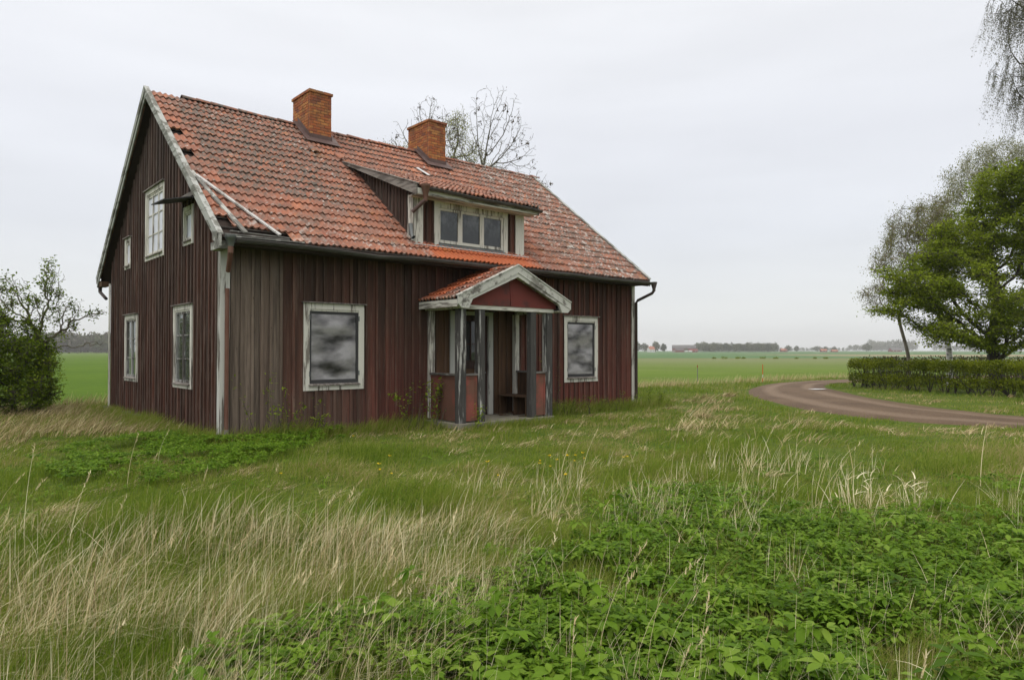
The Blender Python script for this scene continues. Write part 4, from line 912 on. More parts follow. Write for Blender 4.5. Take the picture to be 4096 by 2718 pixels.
# bent-over heads and flat lying stalks
sel = rng.random(n) < .25; k_ = sel.sum()
A_.add(*blades(x[sel], y[sel], h[sel]*.75, rng.uniform(1.1, 1.9, k_), WIND+rng.normal(0, .6, k_), np.maximum(.003, d_[sel]*.0008), rng.uniform(.4, 1, k_), 5, 2.4))
# tufts over the whole lawn
def tuft_field(nt, dmin, dmax, seed, cond, hh=(.10, .24), nb=(30, 80), rad_=.16, leanr=(.8, 1.7)):
    x, y, d_ = sample(nt, dmin, dmax, .78); ok = free(x, y, .05) & (y < field_edge(x)+.2) & cond(x, y) & ~elder_mask(x, y); x, y, d_ = x[ok], y[ok], d_[ok]
    for i_ in range(len(x)):
        k_ = rng.integers(*nb); r_ = rad_*rng.uniform(.6, 1.6); xx = x[i_]+rng.normal(0, r_, k_); yy = y[i_]+rng.normal(0, r_*.8, k_); hb = rng.uniform(*hh)
        okk = free(xx, yy); xx, yy = xx[okk], yy[okk]; k_ = len(xx)
        A_.add(*blades(xx, yy, hb*rng.uniform(.4, 1.3, k_), rng.uniform(*leanr, k_), WIND+rng.normal(0, .9, k_)+rng.normal(0, .3), np.full(k_, max(.003, d_[i_]*.0009)), np.clip(rng.normal(.50-.014*min(d_[i_], 22), .2, k_), 0, 1), 3, 1.5))
tuft_field(950, 5.5, 32, 1, lambda x, y: fnoise(x, y, 1.6, 21) > .43, (.06, .20), (20, 60), .13, (.6, 2.0))
tuft_field(140, 14, 34, 2, lambda x, y: (y < 1.2) & (x > 7) & (fnoise(x, y, 2.2, 71) > .40), (.15, .35), (60, 120), .28, (.7, 1.3))
# upright straw at the right and among the leaves
x, y, d_ = sample(26000, 2.6, 13, .8); cl = fnoise(x, y, .45, 61)
ok = (((x > .4) & (x < 6) & (y > -9.6) & (y < -6.5) & (cl > .50) & (rng.random(len(x)) < .8)) | ((elder_mask(x, y)) & (cl > .56) & (rng.random(len(x)) < .55))); x, y, d_ = x[ok], y[ok], d_[ok]; n = len(x)
A_.add(*blades(x, y, rng.uniform(.12, .44, n), rng.uniform(.0, .7, n), WIND+rng.normal(0, 1.5, n), np.maximum(.0022, d_*.00065)*rng.uniform(.7, 1.4, n), rng.uniform(.3, 1, n), 3, 1.3))
# tall seed stalks
x, y, d_ = sample(150, 2.8, 12, .8); ok = (straw_mask(x, y) | ((x < -1.5) & (y < -1.5)) | ((x > .5) & (y < -6.5) & ~elder_mask(x, y))) & free(x, y); x, y, d_ = x[ok], y[ok], d_[ok]; n = len(x)
hs = rng.uniform(.55, .98, n); ls_ = rng.uniform(.1, .5, n); ws = WIND+rng.normal(0, .5, n)
A_.add(*blades(x, y, hs, ls_, ws, np.maximum(.0026, d_*.0008), rng.uniform(.5, .9, n), 6, 1.8))
z = ground_z(x, y)
for q in range(9):
    f_ = 1-.018*q; px_, py_, pz_ = x+np.cos(ws)*ls_*hs*f_**1.8, y+np.sin(ws)*ls_*hs*f_**1.8, z-.02+hs*f_*(1-.35*ls_*f_)
    A_.add(*blades(px_, py_, np.full(n, .035), rng.uniform(.2, .8, n), ws+rng.normal(0, 1.5, n), np.full(n, .007), rng.uniform(.3, .8, n), 2, 1.2, z0=pz_))
# field margin: pale long grass
x = rng.uniform(-14, 42, 9000); y = field_edge(x)+rng.normal(-.2, .45, len(x)); ok = free(x, y) & ((x < 24) | (rng.random(len(x)) < .4)); x, y = x[ok], y[ok]; n = len(x)
A_.add(*blades(x, y, rng.uniform(.15, .5, n), rng.uniform(.1, .7, n), WIND+rng.normal(0, .8, n), np.full(n, .014), rng.uniform(.05, .55, n), 3, 1.5))
# dry band left of the gable
x = rng.uniform(-12, -.2, 17000); y = rng.uniform(1.5, 11, 17000); ok = free(x, y) & (fnoise(x, y, 1.8, 81) > .38); x, y = x[ok], y[ok]; n = len(x)
A_.add(*blades(x, y, rng.uniform(.12, .42, n), rng.uniform(.4, 1.2, n), WIND+rng.normal(0, .5, n), np.full(n, .013), np.clip(rng.normal(.25, .2, n), 0, 1), 3, 1.6))
o = A_.build('dry_grass', STRAW); tag(o, 'pale dry straw-coloured grass leaning to the right in the foreground and in tufts', 'dry grass', kind='stuff')

# weeds and long grass along the foot of the walls
A_ = Acc(); x = np.concatenate([rng.uniform(-.3, HL+1.2, 9000), -.12-np.abs(rng.normal(0, .35, 5200))]); y = np.concatenate([-.10-np.abs(rng.normal(0, .36, 9000)), rng.uniform(-.2, HW+.4, 5200)])
x = np.where((x > PX0-.3) & (x < PX1+.3) & (y > -PD-.5), x, x); front_ = (x > PX0-.1) & (x < PX1+.1) & (y < -.01); y = np.where(front_ & (rng.random(len(y)) < .8), y-PD, y)
ok = free(x, y) & (fnoise(x, y, .8, 101) > .36); x, y = x[ok], y[ok]; n = len(x); hb = .14+.42*fnoise(x, y, 1.1, 102)**1.2; hb = np.where((x > 7.5) & (y < .2), hb*1.35, hb)
hb = np.where((x > PX0-.2) & (x < PX1+.2), hb*.6, hb)
A_.add(*blades(x, y, hb*rng.uniform(.4, 1.2, n), rng.uniform(.1, .9, n), WIND+rng.normal(0, 1.0, n), np.full(n, .011)*rng.uniform(.6, 1.4, n), np.clip(.25+.6*rng.random(n), 0, 1), 3, 1.6))
o = A_.build('wall_grass', GR_COL); tag(o, 'longer uncut grass growing along the foot of the house walls and porch', 'grass', kind='stuff')
# --- thick pale reed stumps at the right (broad culms with torn sheaths)
def reed_clump(cx, cy, n, spread, hmax, label, fan=.5, wid=.012, green=40):
    c = tag(empty('reed_clump', (cx, cy, float(ground_z(cx, cy)))), label, 'reeds', 'dry reed clumps by the leafy ground cover')
    A = Acc(); x = rng.normal(0, spread, n); y = rng.normal(0, spread*.6, n); hh = rng.uniform(.35, 1, n)*hmax
    A.add(*blades(x, y, hh, rng.uniform(0, fan, n), np.arctan2(y, x)+rng.normal(0, .6, n), np.full(n, wid)*rng.uniform(.35, 1, n), rng.uniform(.55, 1, n), 4, 1.2, z0=np.zeros(n)))
    k_ = n//3 if wid > .01 else 1; A.add(*blades(x[:k_]+rng.normal(0, .01, k_), y[:k_], hh[:k_]*.2+.02, rng.uniform(.8, 2.2, k_), rng.uniform(0, 6.3, k_), np.full(k_, wid*1.3), rng.uniform(.8, 1, k_), 3, 1.3, z0=hh[:k_]*.72))
    o = A.build('dry_stalks', STRAW, c)
    A = Acc(); x = rng.normal(0, spread*1.2, green); y = rng.normal(0, spread*.8, green)
    A.add(*blades(x, y, rng.uniform(.1, .28, green), rng.uniform(0, .5, green), rng.uniform(0, 6.3, green), np.full(green, .010), rng.uniform(.3, .7, green), 3, 1.5, z0=np.zeros(green)))
    A.build('green_shoots', GR_COL, c)
reed_clump(3.25, -10.05, 46, .17, .52, 'pale broad-leaved dry reeds with torn sheaths, left clump at the edge of the ground elder', .45)
reed_clump(3.55, -10.55, 40, .15, .48, 'pale dry reed clump standing in the middle, right of the tallest torn reeds', .5)
reed_clump(4.05, -11.25, 70, .12, .45, 'fan of thin dry stalks spreading left from one green tuft near the right edge', 1.1, .006, 120)
reed_clump(6.6, -11.2, 60, .16, .75, 'tall thin dry stems sticking up in front of the gravel road at the right edge', .4, .007, 50)
reed_clump(-1.05, -12.0, 34, .09, .50, 'bent dry stems rising out of the leaves at the bottom, below the reeds', .7, .006, 20)
reed_clump(-2.05, -11.55, 40, .10, .50, 'dry stems sticking out of the leaves near the bottom centre', .55, .006, 20)

# --- ground elder: compound leaves
def leaflets(cx, cy, cz, yaw, tilt, ln, wd):
    """folded pointed leaflets (two quads + tip), arrays"""
    n = len(cx); prof = [(0, 0), (.28, .42), (.62, .46), (1.0, .04)]
    V = np.empty((n, 12, 3), np.float32); dx, dy = np.cos(yaw), np.sin(yaw)
    for k_, (t, w_) in enumerate(prof):
        up = np.sin(tilt)*t*ln-(t**2)*ln*.28; fo = np.cos(tilt)*t*ln
        for s_, (sg, lift) in enumerate(((-1, .16), (0, 0), (1, .16))):
            V[:, k_*3+s_, 0] = cx+dx*fo-dy*sg*w_*wd; V[:, k_*3+s_, 1] = cy+dy*fo+dx*sg*w_*wd; V[:, k_*3+s_, 2] = cz+up+lift*w_*wd*(abs(sg))
    f = []
    for k_ in range(3):
        for s_ in range(2): a_ = k_*3+s_; f.append([a_, a_+1, a_+4, a_+3])
    return V.reshape(-1, 3), ((np.arange(n)*12)[:, None, None]+np.array(f)[None]).reshape(-1, 4)
def elder_patch(name, x, y, hts, size, label, seed):
    n = len(x); size = size*rng.uniform(.6, 1.2, n); hts = np.maximum(hts, .02); A = Acc(); z = ground_z(x, y)+hts; az = rng.uniform(0, 6.283, n); lr = rng.random(n)
    for b in (-1, 0, 1):               # three branches, each with three leaflets
        by = az+b*1.25+rng.normal(0, .12, n); bl = size*(.42 if b == 0 else .34)
        bx, byy, bz = x+np.cos(by)*bl, y+np.sin(by)*bl, z+rng.normal(0, .008, n)
        for q in (-1, 0, 1):
            yw = by+q*.95+rng.normal(0, .12, n); tl = rng.normal(.12, .42, n); ln = size*rng.uniform(.75, 1.15, n)*(1 if q == 0 else .82)
            V_, F_ = leaflets(bx, byy, bz, yw, tl, ln, ln*.50); A.add(V_, F_, np.repeat(np.clip(lr*.75+rng.uniform(0, .3, n), 0, 1), 6))
    A.add(*blades(x, y, hts+.02, np.full(n, .05), az, np.full(n, .004), np.full(n, .5), 2, 1.))
    o = A.build(name, ELDER, smooth=True); tag(o, label, 'ground cover', kind='stuff')
def dens(poly_fn, n, dmin, dmax): 
    x, y, d_ = sample(n, dmin, dmax, .9); ok = poly_fn(x, y) & free(x, y, .02); return x[ok], y[ok], d_[ok]
x, y, d_ = dens(elder_mask, 27000, 2.4, 9.5)
hh = .02+.22*fnoise(x, y, .6, 91)+rng.uniform(-.06, .03, len(x)); elder_patch('ground_elder', x, y, hh, .062, 'dense bright green leafy ground cover filling the right foreground', 1)
x, y, d_ = dens(elder_mask, 420, 2.6, 8.5); elder_patch('pale_leaf_plants', x, y, .16+.14*rng.random(len(x)), .105, 'larger pale-leaved young plants scattered through the dense ground cover', 7)
x, y, d_ = sample(9000, 2.3, 9, .85); ok = free(x, y) & (fnoise(x, y, .7, 111) > .45) & (y < -5); x, y, d_ = x[ok], y[ok], d_[ok]; n = len(x); A_ = Acc()
A_.add(*blades(x, y, rng.uniform(.12, .34, n), rng.uniform(.1, 1.2, n), rng.uniform(0, 6.3, n), np.maximum(.0055, d_*.0011)*rng.uniform(.7, 1.4, n), rng.uniform(.3, .75, n), 4, 1.8, yawr=rng.uniform(-.6, .6, n)+WIND))
o = A_.build('broad_grass', GR_COL); tag(o, 'broad flat green grass blades between the straw and the leafy plants', 'grass', kind='stuff')
x = rng.uniform(-3.2, 2.6, 6500); y = rng.uniform(-3.8, 2.0, 6500); j_ = (fnoise(x, y, .9, 33)-.5)*1.4; ok = inpoly(x+j_, y+j_, ELD2) & free(x, y) & (fnoise(x, y, .45, 34) > .43); x, y = x[ok], y[ok]
elder_patch('ground_elder', x, y, .08+.13*fnoise(x, y, .6, 92)*np.clip(1.4-np.abs(y)/4, .4, 1.2), .062, 'low leafy green ground cover along the foot of the near house corner', 2)
x, y, d_ = dens(lambda x, y: inpoly(x, y, [(4.4, -11.8), (5.2, -10.4), (6.3, -10.9), (6.2, -12.6)]), 6000, 7, 13)
elder_patch('ground_elder', x, y, .10+.10*fnoise(x, y, .6, 93), .062, 'small patch of leafy ground cover behind the dry reeds at the right edge', 3)

x, y, d_ = sample(5200, 4.5, 22, .8); ok = free(x, y, .05) & ~elder_mask(x, y) & (y < field_edge(x)-.5) & (fnoise(x, y, .9, 95) > .52); x, y, d_ = x[ok], y[ok], d_[ok]
elder_patch('lawn_weeds', x, y, .02+.05*fnoise(x, y, .6, 96), .05, 'small broad-leaved weeds mixed into the lawn in front of the house', 4)
# --- dandelions
DAN = [(0.13, -5.49), (0.25, -5.27), (0.19, -5.67), (1.61, -2.07), (1.5, -5.98), (2.31, -6.16), (2.05, -6.42), (2.51, -6.14), (2.14, -6.54), (2.46, -6.34), (2.73, -6.29), (2.72, -6.43), (2.93, -6.25), (3.07, -6.27), (2.97, -6.39), (3.31, -6.84), (3.28, -6.92), (-0.85, -4.75), (0.82, -4.6), (1.64, -7.3), (1.16, -6.61)]
YEL = simple('dandelion_yellow', (.62, .42, .01), (.75, .55, .02), (30, 30, 30), .8)
for i_, (xx, yy) in enumerate(DAN):
    if i_ == 0:
        d0 = empty('dandelion'); mb = MB(); rs = random.Random(1)
        for k_ in range(26):
            a_ = rs.uniform(0, 6.28); r_ = .024*rs.uniform(.5, 1); zt = .155+rs.uniform(0, .012)
            mb.add([(0, 0, .150), (r_*math.cos(a_-.2), r_*math.sin(a_-.2), zt), (r_*1.1*math.cos(a_), r_*1.1*math.sin(a_), zt+.002), (r_*math.cos(a_+.2), r_*math.sin(a_+.2), zt)], [(0, 1, 2, 3)])
        mb.build('flower_head', YEL, d0); mb = MB(); mb.tube([(0, 0, -.02), (.005, .003, .07), (0, 0, .150)], .0025, 5); mb.build('stem', GR_COL, d0); dn = d0
    else:
        dn = d0.copy(); COL.objects.link(dn)
        for ch in list(d0.children): c_ = ch.copy(); COL.objects.link(c_); c_.parent = dn
    dn.location = (xx, yy, float(ground_z(xx, yy))+.02); dn.rotation_euler.z = i_*1.3; s_ = 1+.2*math.sin(i_*2.1); dn.scale = (s_, s_, s_)
    lb = 'yellow dandelion in the loose row across the lawn in front of the porch' if 3 < i_ < 17 else 'yellow dandelion scattered in the lawn left of the dandelion row'
    tag(dn, lb, 'dandelion', 'dandelions in the row in front of the porch' if 3 < i_ < 17 else 'scattered dandelions in the lawn')

# ------------------------------------------------------------------ trees
def grow(att, root, top, step=.35, infl=3., kill=.6, iters=140, bias=(0, 0, .0), rg=None, wig=.0):
    """space colonisation: returns nodes, parents"""
    att = np.array(att, float); root = np.array(root, float); top = np.array(top, float)
    n0 = max(2, int(np.linalg.norm(top-root)/step)); bow = np.array([.0, .0, 0.])
    P = [root+(top-root)*t for t in np.linspace(0, 1, n0+1)]; par = [-1]+list(range(n0)); bias = np.array(bias, float)
    P = np.array(P); tq = np.linspace(0, 1, n0+1); P = P+np.outer(np.sin(tq*np.pi*1.3)*.055*np.linalg.norm(top-root), np.array([R.x, R.y, 0])); par = list(par); alive = np.ones(len(att), bool)
    near = np.zeros(len(att), int); nd = np.full(len(att), 1e9)
    D = np.linalg.norm(att[:, None]-P[None], axis=2); near = D.argmin(1); nd = D.min(1)
    for it in range(iters):
        if not alive.any(): break
        idx = np.where(alive)[0]; use = idx[nd[idx] < (infl if it > 8 else 99)]
        if len(use) == 0: break
        new = []; newp = []
        for q in np.unique(near[use]):
            a_ = use[near[use] == q]; dv = att[a_]-P[q]; dv /= np.linalg.norm(dv, axis=1)[:, None]+1e-9; v = dv.mean(0)+bias
            if rg is not None: v = v+rg.normal(0, wig, 3)
            v /= np.linalg.norm(v)+1e-9; new.append(P[q]+v*step); newp.append(q)
        b = len(P); P = np.vstack([P, new]); par += newp
        D = np.linalg.norm(att[idx][:, None]-P[None, b:], axis=2); dm = D.min(1); am = D.argmin(1)+b
        better = dm < nd[idx]; near[idx[better]] = am[better]; nd[idx[better]] = dm[better]
        alive[idx[nd[idx] < kill]] = False
        if len(P) > 6000: break
    return P, np.array(par)
def branch_mesh(name, P, par, r0, rtrunk, mat, parent, e=2.3, rmax=None, skip_leafless=None):
    n = len(P); w = np.zeros(n); ch = np.zeros(n, int)
    for i_ in range(n-1, 0, -1):
        if ch[i_] == 0: w[i_] = 1
        w[par[i_]] += w[i_]; ch[par[i_]] += 1
    if ch[0] == 0: w[0] = 1
    hz_ = np.clip(1-.55*(P[:, 2]-P[0, 2])/(P[:, 2].max()-P[0, 2]+1e-6), .3, 1); rad_ = r0*w**(1/e); sc = rtrunk/rad_[0]; rad_ = r0+(rad_-r0)*(rtrunk-r0)/(rad_[0]-r0+1e-9) if rad_[0] > r0 else rad_
    rad_ = np.maximum(rad_*hz_, r0*.8)
    k = 5; ang = np.arange(k)*2*np.pi/k; i_ = np.arange(1, n); a = P[par[i_]]; b = P[i_]; t = b-a; ln = np.linalg.norm(t, axis=1)[:, None]+1e-9; t = t/ln
    ref = np.where(np.abs(t[:, 2:3]) < .9, np.array([[0, 0, 1.]]), np.array([[1., 0, 0]])); s1 = np.cross(t, ref); s1 /= np.linalg.norm(s1, axis=1)[:, None]; s2 = np.cross(t, s1)
    ra = np.minimum(rad_[par[i_]], rad_[i_]*1.35); ra = np.where(par[i_] == i_-1, rad_[par[i_]], ra)
    ring = np.cos(ang)[None, :, None]*s1[:, None]+np.sin(ang)[None, :, None]*s2[:, None]
    A0 = a[:, None]+ring*ra[:, None, None]; B0 = b[:, None]+ring*rad_[i_][:, None, None]
    V = np.concatenate([A0, B0], 1).reshape(-1, 3); q = np.arange(k); f = np.stack([q, (q+1) % k, k+(q+1) % k, k+q], -1)
    Fc = ((np.arange(n-1)*2*k)[:, None, None]+f[None]).reshape(-1, 4)
    npmesh(name, V, Fc, mat, parent, np.repeat(rng.random(n-1), k), True); return w, ch, rad_
def leafquads(c, size, droop=0., flat=.6, asp=.62, rg=None):
    n = len(c); yaw = rng.uniform(0, 6.283, n); pit = rng.normal(-droop, flat, n); rol = rng.normal(0, flat, n); s = size*rng.uniform(.65, 1.35, n)
    d_ = np.stack([np.cos(yaw)*np.cos(pit), np.sin(yaw)*np.cos(pit), np.sin(pit)], -1); sd = np.stack([-np.sin(yaw), np.cos(yaw), np.zeros(n)], -1); up = np.cross(sd, d_)
    sd = sd*np.cos(rol)[:, None]+up*np.sin(rol)[:, None]; s = s[:, None]
    V = np.stack([c, c+d_*s*.5+sd*s*asp*.5, c+d_*s, c+d_*s*.5-sd*s*asp*.5], 1).reshape(-1, 3)
    return V, (np.arange(n)*4)[:, None]+np.arange(4)[None]
def ell(n, c, r, rg, shell=.5):
    v = rg.normal(0, 1, (n, 3)); v /= np.linalg.norm(v, axis=1)[:, None]; return np.array(c)+v*np.array(r)*(rg.uniform(shell**3, 1, n)**(1/3))[:, None]
MAPLE = leafmat('maple_leaf', [(.12, .17, .012), (.21, .28, .020), (.29, .36, .030), (.36, .42, .055)], .58)
BIRCHL = leafmat('birch_leaf', [(.12, .13, .035), (.19, .205, .050), (.26, .27, .07), (.25, .21, .08)], .5)
WEEPL = leafmat('weeping_leaf', [(.10, .10, .06), (.15, .15, .08), (.20, .20, .10)], .4)
WILLOWL = leafmat('willow_leaf', [(.19, .21, .05), (.27, .28, .07), (.33, .31, .10)], .5)
BUSHL = leafmat('bush_leaf', [(.070, .115, .010), (.125, .190, .014), (.19, .26, .022), (.27, .33, .04)], .5)
HEDGEL = leafmat('hedge_leaf', [(.085, .115, .008), (.16, .20, .012), (.23, .27, .018), (.30, .325, .035)], .5)
def tree(name, label, cat, base, blobs, rtrunk, top, bark, leaf, lsize, nleaf, seed, group=None, step=.35, natt=500, clus=.28, droop=0., r0=.010, kill=.5, infl=3., bias=(0, 0, 0), lf='crown', jit=(1, 1, 1), flat=.6, strands=0, wig=.12, tips=1.):
    rg = np.random.default_rng(seed); zb = float(ground_z(base[0], base[1])); t = tag(empty(name, (base[0], base[1], zb)), label, cat, group)
    tot = sum(b[2] for b in blobs); att = np.concatenate([ell(int(natt*b[2]/tot), b[0], b[1], rg, .15) for b in blobs])
    off = np.array([base[0], base[1], zb]); att -= off
    P, par = grow(att, (0, 0, -.15), np.array(top)-off, step, infl, kill, 150, bias, rg, wig)
    w, ch, rd_ = branch_mesh('trunk', P, par, r0, rtrunk, bark, t)
    if nleaf:
        cand = np.where(w <= 5)[0]; cand = cand[P[cand, 2] > (.8 if rtrunk > .16 else .15)]
        if tips < 1: cand = cand[rg.random(len(cand)) < tips]
        if strands:      # weeping twigs: leaves along hanging strings
            cs = P[rg.choice(cand, strands)]; ln = rg.uniform(.5, 2.2, strands); per = nleaf//strands; tt = rg.random((strands, per)); sw = rg.normal(0, .10, (strands, 2))-np.array([Rh])*.0+np.array([-Rh])*.22
            c = np.repeat(cs[:, None], per, 1); c[..., 2] -= tt*ln[:, None]; c[..., :2] += (tt**1.3)[..., None]*ln[:, None, None]*sw[:, None]; c = c.reshape(-1, 3)+rg.normal(0, .045, (strands*per, 3))
            A = MB(); tw = Acc(); nS = strands
            top_ = cs; bot = cs.copy(); bot[:, 2] -= ln; bot[:, :2] += ln[:, None]*sw; wv = np.array([.006, 0, 0])
            Vt = np.stack([top_-wv, top_+wv, bot+wv*.5, bot-wv*.5], 1).reshape(-1, 3); npmesh('twigs', Vt, (np.arange(nS)*4)[:, None]+np.arange(4)[None], bark, t, rng.random(nS))
        else:
            cc = P[rg.choice(cand, nleaf)]; c = cc+rg.normal(0, clus, (nleaf, 3))*np.array(jit)
            sub = rg.random(nleaf) < .22; a_, b_ = cc[sub], c[sub]; wv = rg.normal(0, .006, (len(a_), 3)); Vt = np.stack([a_-wv, a_+wv, b_+wv*.5, b_-wv*.5], 1).reshape(-1, 3)
            npmesh('twigs', Vt, (np.arange(len(a_))*4)[:, None]+np.arange(4)[None], bark, t, rg.random(len(a_)))
        V_, F_ = leafquads(c, lsize, droop, flat)
        cl = fnoise(c[:, 0]+c[:, 2]*.7, c[:, 1]+c[:, 2], .8, seed); r_ = np.clip(.35+.9*(cl-.5)+rg.normal(0, .2, len(c)), 0, 1)
        npmesh(lf, V_, F_, leaf, t, r_)
    return t
def at(px, depth, z):      # a point at a bearing (px in a 2363-wide frame) and a depth along the view
    lat = (px-1181.5)/1585.06*depth; return (CAM.x+F.x*depth+R.x*lat, CAM.y+F.y*depth+R.y*lat, z)
# --- right-hand group
tree('maple_tree', 'bright green leafy maple, fullest crown of the group behind the hedge', 'tree', at(2290, 29, 0)[:2],
     [(at(2320, 29, 6.6), (2.3, 2.6, 2.2), 3.2), (at(2210, 29, 5.2), (1.9, 2.0, 1.5), 2.2), (at(2135, 28.5, 4.0), (1.3, 1.4, 1.0), 1.6), (at(2085, 28.5, 4.6), (1.0, 1.1, .8), .9), (at(2058, 28.5, 3.3), (.8, .9, .5), .5), (at(2265, 28.5, 2.2), (1.5, 1.2, .7), 1.1), (at(2400, 29.5, 5.5), (2.6, 2.6, 3.2), 4), (at(2330, 28, 2.9), (2.2, 1.6, 1.5), 2.4), (at(2180, 28, 2.3), (1.2, 1.0, .7), .8), (at(2360, 29, 8.2), (1.5, 1.4, 1.5), 1.4), (at(2225, 28.5, 3.2), (1.7, 1.8, .8), 1), (at(2330, 28.8, 8.7), (1.3, 1.2, 1.1), 1.1), (at(2190, 28.8, 6.5), (.8, .9, .7), .5)],
     .30, at(2300, 29, 1.2), M['barkdark'], MAPLE, .105, 92000, 3, 'trees behind the clipped hedge', .28, 1300, .25, .15, .015, .52, jit=(1, 1, .38), lf='crown')
tree('birch_tree', 'slim birch with sparse brownish crown, leftmost behind the hedge', 'tree', at(2092, 31, 0)[:2],
     [(at(2125, 31, 6.9), (1.5, 1.5, 1.5), 2), (at(2068, 31, 5.4), (1.1, 1.2, 1.3), 1.3), (at(2042, 31, 4.0), (.9, .9, .9), .8), (at(2150, 31, 5.0), (1.2, 1.2, 1.8), 1.3), (at(2165, 31, 8.2), (.7, .8, .5), .4)],
     .085, at(2082, 31, 3.0), M['barklight'], BIRCHL, .056, 25000, 5, 'trees behind the clipped hedge', .24, 800, .20, .9, .009, .35)
tree('birch_tree', 'white-barked birch between the leaning birch and the maple', 'tree', at(2187, 33, 0)[:2],
     [(at(2240, 33, 9.5), (1.3, 1.4, 1.1), 1.6), (at(2300, 33, 10.6), (1.5, 1.5, 1.1), 1.8), (at(2190, 33, 6.8), (1.5, 1.5, 1.8), 2), (at(2350, 33, 9.5), (1.6, 1.6, 1.7), 1.5)],
     .15, at(2160, 33, 4.6), M['birch'], BIRCHL, .062, 28000, 6, 'trees behind the clipped hedge', .26, 800, .20, .9, .010, .4)
tree('weeping_birch', 'tall birch whose long hanging twigs enter at the top right corner', 'tree', at(2470, 27, 0)[:2],
     [(at(2420, 27, 15.6), (2.2, 2.0, 1.0), 2.4), (at(2350, 27, 12.6), (1.3, 1.2, .4), .9), (at(2330, 27, 15.2), (1.2, 1.0, .6), .8), (at(2440, 27, 13.0), (2.2, 2, 2.5), 2)],
     .30, at(2470, 27, 11.5), M['barkdark'], WEEPL, .046, 40000, 8, 'trees behind the clipped hedge', .35, 420, .1, 1.1, .010, .5, strands=1300)
# --- behind the house
for lb, px, dp, blobs, sd, na_, lean_ in (
    ('bare ash with dark seed clusters, tall fan of branches right of the right chimney', 1105, 30, [(at(1145, 30, 11.3), (1.55, 1.3, 2.0), 3), (at(1060, 30, 10.6), (.8, .9, 1.4), 1.1), (at(1205, 30, 10.4), (.9, .6, 1.3), 1)], 11, 300, 1125),
    ('bare ash crown showing directly above the right chimney', 985, 31, [(at(990, 31, 12.0), (1.1, 1.0, 1.2), 2), (at(915, 31, 11.2), (.35, .3, 1.0), .35), (at(1040, 31, 11.2), (.8, .7, .8), .6)], 12, 170, 990),
    ('small bare tree top showing over the right end of the roof ridge', 1228, 32, [(at(1240, 32, 9.2), (.8, .8, .9), 1.5), (at(1190, 32, 8.6), (.5, .5, .5), .6)], 13, 100, 1228)):
    zt = {11: 8.3, 12: 9.0, 13: 6.8}[sd]
    t = tree('ash_tree', lb, 'tree', at(px, dp, 0)[:2], blobs, .13, at(lean_, dp, zt), M['bark'], None, 0, 0, sd, 'bare trees behind the house', .17, int(na_*2.4), r0=.0075, kill=.20, infl=2.6, bias=(0, 0, .35), wig=.10)
    rg = np.random.default_rng(sd); tips_ = np.concatenate([ell(int(26*b[2]), b[0], b[1], rg, .2) for b in blobs]); base = np.array(t.location)
    co = np.zeros(len(t.children[0].data.vertices)*3, np.float32); t.children[0].data.vertices.foreach_get('co', co); co = co.reshape(-1, 3)
    V = []; Fq = []; q = 0
    for tp in tips_:
        j_ = np.linalg.norm(co-(tp-base), axis=1).argmin(); c = co[j_]; big_ = rg.random() < .42
        k_ = 9 if big_ else 2; cc = c+rg.normal(0, .030 if big_ else .03, (k_, 3))+np.array([0, 0, -.05 if big_ else .05])
        v_, f_ = leafquads(cc, .08 if big_ else .05, .8 if big_ else -.8, .5); V.append(v_); Fq.append(f_+q); q += len(v_)
    npmesh('seed_clusters', np.concatenate(V), np.concatenate(Fq), M['seed'] if 'seed' in M else M.setdefault('seed', simple('ash_keys', (.10, .075, .04), (.06, .045, .03), usernd=False)), t)['kind'] = 'stuff'
tree('willow_tree', 'pale yellow-green willow crown peeping out behind the right chimney', 'tree', at(1060, 35, 0)[:2],
     [(at(1052, 35, 12.9), (.7, .8, .8), 1.2), (at(930, 35, 11.7), (.9, .9, .5), .8), (at(1075, 35, 11.6), (1.1, 1, .8), 1), (at(890, 35, 11.4), (.8, .8, .7), .8), (at(1130, 35, 10.8), (.6, .6, .4), .5)],
     .2, at(1040, 35, 8), M['bark'], WILLOWL, .070, 5200, 15, None, .26, 380, .20, 1.0, .008, .32)
# --- left: leafy shrub and gnarled old tree
tree('leafy_shrub', 'dense dark-stemmed green shrub at the left edge of the lawn', 'shrub', at(35, 18.3, 0)[:2],
     [(at(5, 18.3, 1.3), (1.2, 1.0, 1.3), 3), (at(85, 18.3, 1.05), (.62, .7, 1.05), 1.7), (at(-60, 18.6, 1.5), (1.2, 1.1, 1.4), 2), (at(45, 18.2, .4), (1.0, .8, .45), 1.5)],
     .08, at(30, 18.3, .35), M['barkdark'], BUSHL, .072, 26000, 21, None, .16, 900, .13, .1, .010, .25, infl=2.0, lf='foliage')
tree('gnarled_tree', 'gnarled mossy half-dead tree with a long bare arm reaching towards the house', 'tree', at(75, 18.9, 0)[:2],
     [(at(30, 18.9, 3.25), (.40, .4, .45), 1.0), (at(82, 18.9, 2.7), (.40, .4, .50), .9), (at(118, 18.9, 3.45), (.30, .30, .62), 1.5), (at(152, 18.9, 2.65), (.38, .35, .42), .8), (at(160, 18.9, 2.2), (.30, .3, .25), .4), (at(200, 18.9, 2.55), (.30, .2, .14), .3), (at(235, 18.9, 2.62), (.18, .12, .10), .16), (at(215, 18.8, 1.75), (.35, .2, .09), .2), (at(-20, 18.9, 2.7), (.5, .5, .6), .8)],
     .11, at(98, 18.9, 1.9), M['barkmoss'], BUSHL, .070, 2600, 23, None, .10, 1300, .10, .1, .0065, .11, infl=1.8, bias=(0, 0, .16), wig=.30, tips=.10, lf='foliage')
